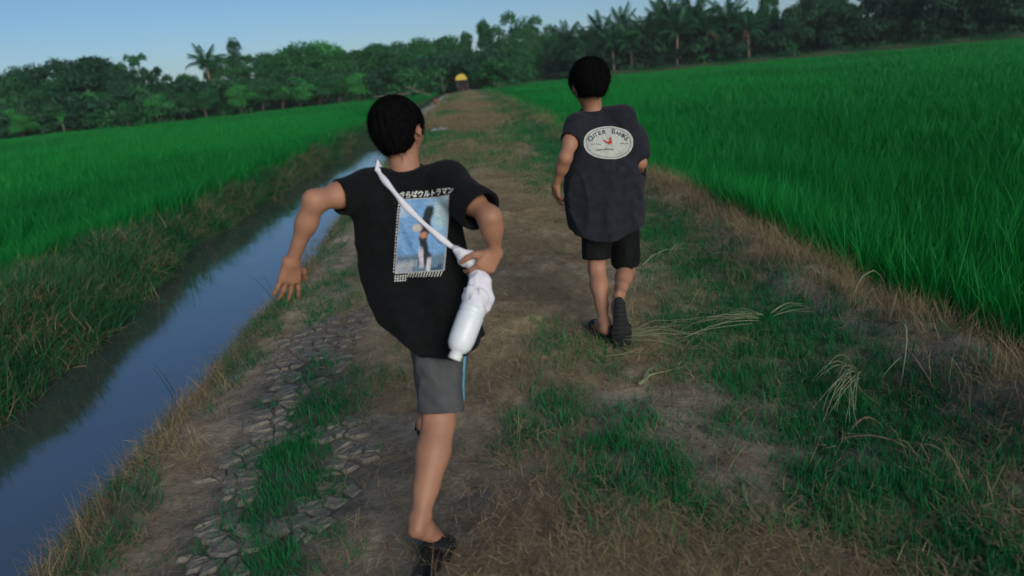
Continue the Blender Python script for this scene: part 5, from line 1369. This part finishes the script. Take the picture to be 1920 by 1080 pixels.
for t in np.linspace(0, 1, 8):
    p = a + (b - a) * t; h = bS.find_nearest(Vector(p)); pts.append(np.array(h[0]) + np.array(h[1]) * 0.001)
m = MB(); m.tube(pts, 0.010, 8, flat=0.25, up=(0.9, -0.4, 0)); link('piping', m.mesh('piping', [M_stripe]), shortsA)

gz = float(terrain(A['toe'][0], A['toe'][1]))
sc = G(808, 1060, 0.02); dv = n3((0.42, 1.0, 0)); hz = np.array([sc[0], sc[1], 0.026 + gz])
sandal(pA, hz - dv * 0.105, hz + dv * 0.125, np.array([0, 0, 1.0]), 'black slide sandal with its heel end free of the foot')
ul = n3((0, 0.1, 1)); dl = n3(A['toeL'] - A['heelL']); sandal(pA, A['heelL'] - dl * 0.015 - ul * 0.002, A['toeL'] + dl * 0.015 - ul * 0.002, ul)
tag(pA, 'person running in black T-shirt with blue picture print and grey shorts, white sling across back', 'person')

# white cloth sling round the body, and the bottle it carries
sling = empty('cloth_sling')
pxs = [(708, 318), (716, 332), (735, 355), (762, 388), (800, 424), (838, 456), (862, 472)]
pts = []
for px, py in pxs:
    v = n3(ray(px, py)); h = bA.ray_cast(Vector(CAM), Vector(v)); q = np.array(h[0]) if h[0] is not None else P(px, py, 2.02)
    pts.append(q - v * 0.008)
pts = smooth_path(pts, 26)
front = [pts[0] + (-0.002, 0.03, 0.018), A['neck'] + (-0.075, 0.03, -0.015), A['neck'] + (-0.06, 0.10, -0.08), A['chest'] + (-0.02, 0.135, -0.02), A['pelvis'] + (0.10, 0.14, 0.10), A['pelvis'] + (0.155, 0.07, 0.085), P(872, 480, 1.99)]
m = MB(); m.tube(np.concatenate([smooth_path(front[:4][::-1], 10), pts]), 0.0085 + 0.002 * np.sin(np.arange(36) * 0.9), 8, flat=0.55, up=(0, -1, 0)); link('strap', m.mesh('strap', [M_cloth]), sling)
m = MB(); m.tube(smooth_path([front[3], front[4], front[5], front[6]], 14), 0.009, 8, flat=0.6, up=(0, -1, 0)); link('strap', m.mesh('strap', [M_cloth]), sling)
# bunched cloth: from the strap end past the hand to the bottle's neck
F = Field(P(868, 590, 1.96) - 0.13, P(890, 520, 1.93) + 0.20, 0.0032)
fold = lambda X, Y, Z: 0.016 * (noise3((X + 0.5 * Z) * 55, Y * 55, Z * 9, 51) - 0.5) + 0.006 * (noise3(X * 110, Y * 110, Z * 20, 52) - 0.5)
K = [P(858, 468, 1.985), P(876, 484, 1.975), P(893, 503, 1.96), P(898, 530, 1.93), P(892, 560, 1.90), P(886, 583, 1.88)]
for a, b, r0, r1 in ((0, 1, .014, .022), (1, 2, .022, .020), (2, 3, .020, .031), (3, 4, .031, .037), (4, 5, .037, .038)):
    cut_cone(F, K[a], K[b], r0, r1, 0.012, wr=fold)
    F.cone(K[b], K[b] + (0.0005, 0, 0), r1 * 0.97, r1 * 0.97, 0.008)
F.chain([P(905, 530, 1.92), P(915, 560, 1.90), P(914, 578, 1.895)], [0.022, 0.017, 0.010], 0.012)
F.chain([P(868, 478, 1.975), P(862, 492, 1.97)], [0.012, 0.006], 0.008)
F.chain([P(884, 480, 1.975), P(893, 478, 1.985)], [0.013, 0.006], 0.008)
link('pouch', person_mesh(F, 'pouch', M_cloth, 1), sling)
m = MB(); ck = P(890, 500, 1.975); m.tube([ck + 0.0225 * np.array([math.cos(t), math.sin(t), 0.25 * math.sin(t + 1)]) for t in np.linspace(0, 2 * math.pi, 17)], 0.0035, 6, cap=False); link('tie', m.mesh('tie', [M_green]), sling)
tag(sling, 'twisted white cloth sling slung across the black T-shirt, bunched in the hand', 'sling')
# bottle, hanging neck down
B0, B1 = P(890, 572, 1.885), P(851, 676, 1.82); ax = n3(B1 - B0); Lb = np.linalg.norm(B1 - B0); Rb = frame(ax, (0.2, -1, 0.3)); th = np.arange(28) * 2 * math.pi / 28
bottle = empty('bottle')
prof = [(0.0, 0.030), (0.01, 0.038), (0.12, 0.0395), (0.14, 0.0375), (0.17, 0.0375), (0.19, 0.0395), (0.62, 0.0385), (0.74, 0.035), (0.82, 0.027), (0.855, 0.017), (0.875, 0.0165)]
m = MB(); m.loft([B0 + ax * Lb * t + r * (np.cos(th)[:, None] * Rb[:, 0] + np.sin(th)[:, None] * Rb[:, 2]) for t, r in prof]); link('body', m.mesh('body', [M_bottle]), bottle)
prof = [(0.865, 0.0165), (0.87, 0.0195), (0.97, 0.0195), (0.985, 0.0175)]
m = MB(); m.loft([B0 + ax * Lb * t + (r + 0.0006 * (np.arange(28) % 2))[:, None] * (np.cos(th)[:, None] * Rb[:, 0] + np.sin(th)[:, None] * Rb[:, 2]) for t, r in prof]); link('cap', m.mesh('cap', [M_cap]), bottle)
tag(bottle, 'milky white plastic bottle hanging cap down from the cloth sling', 'bottle')

# ================================================================== the farther boy, in a faded navy T-shirt with an oval print
B = {k: P(*v) for k, v in {
    'ankle': (1132, 600, 3.25), 'heel': (1139, 630, 3.20), 'knee': (1119, 505, 3.42), 'hipL': (1117, 398, 3.45), 'hipR': (1162, 394, 3.45), 'pelvis': (1143, 378, 3.42), 'chest': (1132, 285, 3.50), 'neck': (1112, 207, 3.51), 'head': (1105, 158, 3.50),
    'shL': (1080, 234, 3.48), 'shR': (1170, 222, 3.46), 'elL': (1060, 296, 3.34), 'wrL': (1042, 348, 3.42), 'fiL': (1041, 384, 3.46), 'elR': (1200, 305, 3.44), 'wrR': (1190, 330, 3.62), 'fiR': (1180, 322, 3.72),
    'kneeR': (1174, 505, 3.52), 'ankR': (1161, 553, 3.25), 'heelR': (1160, 562, 3.185), 'toeR': (1166, 652, 3.14)}.items()}
B['heel'][2] = 0.035 + float(terrain(B['heel'][0], B['heel'][1])); B['toe'] = B['heel'] + np.array([-0.045, 0.195, 0.0])
pB = empty('person')
shB = Cloth(secs_from([(210, 1118, 26, 3.52, 0.055), (216, 1121, 42, 3.515, 0.068), (224, 1126, 56, 3.51, 0.088), (238, 1130, 68, 3.50, 0.105), (262, 1134, 73, 3.49, 0.118), (300, 1134, 74, 3.475, 0.122), (340, 1134, 75, 3.46, 0.125), (390, 1137, 72, 3.44, 0.130),
                       (425, 1138, 71, 3.42, 0.135), (465, 1139, 70, 3.41, 0.14)], 0.12), 2.6)
wrB = lambda X, Y, Z: drape(X, Y, Z, 0.026, 61, -0.25) * np.clip((1.16 - Z) * 6, 0.25, 1)
hemB = hem_line([(1040, 436), (1068, 440), (1115, 453), (1160, 448), (1207, 430), (1240, 424)], 3.30)
F = Field((0.30, 3.06, -0.02), (0.92, 3.86, 1.42), 0.0045)
F.chain([B['pelvis'] + (0, 0, 0.03), (B['pelvis'] + B['chest']) / 2, B['chest'], B['neck'] - (0, 0, 0.03)], [0.085, 0.080, 0.090, 0.058], 0.04)
for h in ('hipL', 'hipR'): F.ell(B[h] + (0, 0, 0.02), (0.075, 0.085, 0.085), None, 0.04)
leg(F, B['hipL'], B['knee'], B['ankle'], np.array([0, -1.0, 0.1])); leg(F, B['hipR'], B['kneeR'], B['ankR'], np.array([0, 0.1, 1.0]))
keep_inside(F, shB, wrB, hemB)
for sh in ('shL', 'shR'): F.cone(B['neck'] - (0, 0, 0.045), B[sh], 0.036, 0.036, 0.03)
F.cone(B['neck'] - (0, 0, 0.03), B['head'] - (0, 0, 0.03), 0.049, 0.046, 0.02)
fwdB = n3((-0.12, 1.0, -0.22)); upB = n3((0.03, 0.2, 1.0)); SB = 1.03
RB = sdf_head(F, B['head'], fwdB, upB, SB)
for q in ('L', 'R'):
    F.chain([B['sh' + q], B['sh' + q] * 0.45 + B['el' + q] * 0.55, B['el' + q]], [0.040, 0.036, 0.030], 0.03)
    F.chain([B['el' + q], B['el' + q] * 0.66 + B['wr' + q] * 0.34, B['wr' + q]], [0.029, 0.028, 0.0190], 0.03)
sdf_hand(F, B['wrL'], B['fiL'] - B['wrL'] + (0.01, 0, 0), (-0.8, -0.5, 0.1), (0.2, 0.8, 0.1), 0.45, 1.0, 0.12, 3)
sdf_hand(F, B['wrR'], B['fiR'] - B['wrR'], (0.8, 0, 0.2), (0, 0.2, 1), 0.8, 1.0, 0.08, 4)
F.cone(B['ankle'], B['heel'] + (0, 0.02, 0.03), 0.024, 0.026, 0.015); sdf_foot(F, B['heel'], B['toe'], np.array([0, 0, 1.0]), 1.0, 1)
upR = n3(np.cross(np.cross(B['toeR'] - B['heelR'], (0, 1.0, 0.15)), B['toeR'] - B['heelR']))
F.cone(B['ankR'], B['heelR'] + upR * 0.03 + n3(B['toeR'] - B['heelR']) * 0.02, 0.025, 0.026, 0.015); sdf_foot(F, B['heelR'], B['toeR'], upR, 1.0, -1)
link('body', person_mesh(F, 'body', M_skin), pB)
link('hair', hair_mesh(B['head'], RB, SB * 1.03, 12, -0.046, 0.82, puff=1.04), pB)
F = Field((0.36, 3.24, 0.42), (0.92, 3.74, 1.26), 0.005)
W = wrB(*F.block(F.lo, F.lo + F.n * F.h)[1:]); F.put(lambda X, Y, Z: shB.val(X, Y, Z, 0, lambda *q: W), F.lo, F.lo + F.n * F.h)
eL, eR = B['shL'] * 0.50 + B['elL'] * 0.50 - (0, 0, 0.006), B['shR'] * 0.06 + B['elR'] * 0.94
F.cone(B['neck'] + (-0.045, 0, -0.060), B['shL'], 0.050, 0.057, 0.03)
F.cone(B['neck'] + (0.05, 0, -0.035), B['shR'] + (0, 0, 0.004), 0.052, 0.058, 0.03)
cut_cone(F, B['shL'] + (0.03, 0, -0.015), eL, 0.062, 0.062, 0.035, wr=sl_wr); cut_cone(F, B['shR'] + (-0.01, 0, 0.0), eR, 0.062, 0.062, 0.035, wr=sl_wr)
F.put(lambda X, Y, Z: -hemB(X, Y, Z), F.lo, F.lo + F.n * F.h, op='cut')
F.put(lambda X, Y, Z: np.maximum(shB.val(X, Y, Z, 0.013, lambda *q: W), Z - 0.80), F.lo, F.lo + F.n * F.h, op='cut')
for a, b in ((B['shL'] + (0.03, 0, -0.015), eL), (B['shR'] + (-0.03, 0, -0.015), eR)):
    u = n3(b - a); F.cone(b - u * 0.06, b + u * 0.03, 0.050, 0.053, op='cut')
tshirtB = link('t_shirt', person_mesh(F, 't_shirt', M_navy, 2), pB); bB = bvh_of(tshirtB.data)
cn = B['neck'] + np.array([0, 0.004, 0.000]); m = MB()
m.tube([cn + np.array([0.060 * math.cos(t), 0.058 * math.sin(t), 0.010 * math.sin(t) - 0.002]) for t in np.linspace(0, 2 * math.pi, 25)], 0.010, 8, cap=False); link('collar', m.mesh('collar', [M_navy]), tshirtB)
# oval print
Yq = 3.36
oB, ql, qr, qt, qb = P(1142, 267, Yq), P(1095, 268, Yq), P(1190, 266, Yq), P(1143, 234, Yq), P(1141, 300, Yq)
uB, vB = n3(qr - ql), n3(qt - qb); a_, b_ = np.linalg.norm(qr - ql) / 2, np.linalg.norm(qt - qb) / 2
rr = np.linspace(0, 1, 20); tt = np.linspace(0, 2 * math.pi, 61)[:-1]; uv = np.array([(a_ * r * math.copysign(abs(math.cos(t)) ** 0.92, math.cos(t)), b_ * r * math.copysign(abs(math.sin(t)) ** 0.92, math.sin(t))) for r in rr for t in tt])
Fq = [(i * 60 + j, i * 60 + (j + 1) % 60, (i + 1) * 60 + (j + 1) % 60, (i + 1) * 60 + j) for i in range(19) for j in range(60)]
me = mesh_np('print', onto(bB, oB, uB, vB, VIEW, uv, 0.0025), np.array(Fq), [M_print]); q = np.repeat(rr, 60)
Cc = np.array([0.44, 0.47, 0.42]) * (0.85 + 0.3 * fbm(uv[:, 0] * 60, uv[:, 1] * 60, 311))[:, None]
Cc = mixc(Cc, (0.14, 0.16, 0.17), ((q > 0.865) & (q < 0.915)) * 0.7)
color_attr(me, Cc); link('print', me, tshirtB)
# lettering on an arc, emblem and worn small lines
V = []; Fc = []; k = 0; word = 'OUTER BANKS'
for i, ch in enumerate(word):
    if ch == ' ': continue
    t = math.radians(162 - 144 * i / (len(word) - 1)); tv, tf = text_mesh(ch, 0.036 if i in (0, 6) else 0.029, 0.0009)
    rx, ry = a_ * 0.70, b_ * 0.60; px, py = rx * math.cos(t), ry * math.sin(t); an = math.atan2(rx * math.cos(t) * b_ / a_ * 0.75, 1e-9) if False else (t - math.pi / 2) * 0.55
    c, s = math.cos(an), math.sin(an); V.append(np.c_[tv[:, 0] * c - tv[:, 1] * s + px, tv[:, 0] * s + tv[:, 1] * c + py - 0.004]); Fc.append(tf + k); k += len(tv)
link('lettering', mesh_np('lettering', onto(bB, oB, uB, vB, VIEW, np.concatenate(V), 0.0040), np.concatenate(Fc), [M_letterdark], smooth=False), tshirtB)
def polyprint(bvh, parent, polys, mat, lift):
    V = []; F3 = []
    for pl_ in polys:
        pl_ = np.array(pl_); k = len(V); c = pl_.mean(0); V.append(c); V += list(pl_); n = len(pl_); F3 += [(k, k + 1 + i, k + 1 + (i + 1) % n) for i in range(n)]
    return link('emblem', mesh_np('emblem', onto(bvh, oB, uB, vB, VIEW, np.array(V), lift), np.array(F3), [mat], smooth=False), parent)
polyprint(bB, tshirtB, [[(-0.030, 0.012), (-0.026, 0.016), (0.014, -0.012), (0.026, -0.024), (0.006, -0.014)], [(-0.008, 0.002), (0.014, -0.008), (0.012, 0.012), (0.004, 0.010)], [(-0.002, 0.014), (0.006, 0.028), (0.012, 0.020), (0.011, 0.013), (0.003, 0.011)]], M_redprint, 0.0040)
rects = []
for x0, y0, n, w in ((-0.085, -0.008, 5, 0.0040), (0.062, -0.004, 4, 0.0040), (-0.026, -0.036, 9, 0.0022), (-0.062, -0.038, 4, 0.0030)):
    for i in range(n): rects.append((x0 + i * 2.6 * w, y0 + rng.normal(0, 0.0008), w * rng.uniform(0.6, 1), 0.0022 if w > 0.003 else 0.0042 * rng.uniform(0.6, 1.1), 0.0008))
marks(bB, tshirtB, oB, uB, vB, rects, M_letterdark, 0.0040)

F = Field((0.42, 3.18, 0.20), (0.92, 3.74, 0.80), 0.005)
for hp, kn, e in (('hipL', 'knee', 0.80), ('hipR', 'kneeR', 0.90)):
    b = B[hp] * (1 - e) + B[kn] * e; cut_cone(F, B[hp] + (0, 0, 0.02), b, 0.086, 0.074, 0.03, wr=shw)
F.ell(B['pelvis'] - (0, 0, 0.005), (0.125, 0.110, 0.090), None, 0.03)
for hp, kn, e in (('hipL', 'knee', 0.80), ('hipR', 'kneeR', 0.90)):
    b = B[hp] * (1 - e) + B[kn] * e; u = n3(b - B[hp]); F.cone(b - u * 0.06, b + u * 0.03, 0.060, 0.063, op='cut')
keep_inside(F, shB, wrB, hemB)
link('shorts', person_mesh(F, 'shorts', M_blackshort, 1), pB)
dB = n3(B['toe'] - B['heel']); sandal(pB, B['heel'] - dB * 0.02 - (0, 0, 0.003), B['toe'] + dB * 0.02 - (0, 0, 0.003), np.array([0, 0, 1.0]))
dR = n3(B['toeR'] - B['heelR']); sandal(pB, B['heelR'] - dR * 0.015 - upR * 0.004, B['toeR'] + dR * 0.02 - upR * 0.004, upR, 'black ribbed sole of the kicked-up sandal', 0.048, ribs=True)
tag(pB, 'person running ahead in a faded navy T-shirt with an oval print and black shorts', 'person')
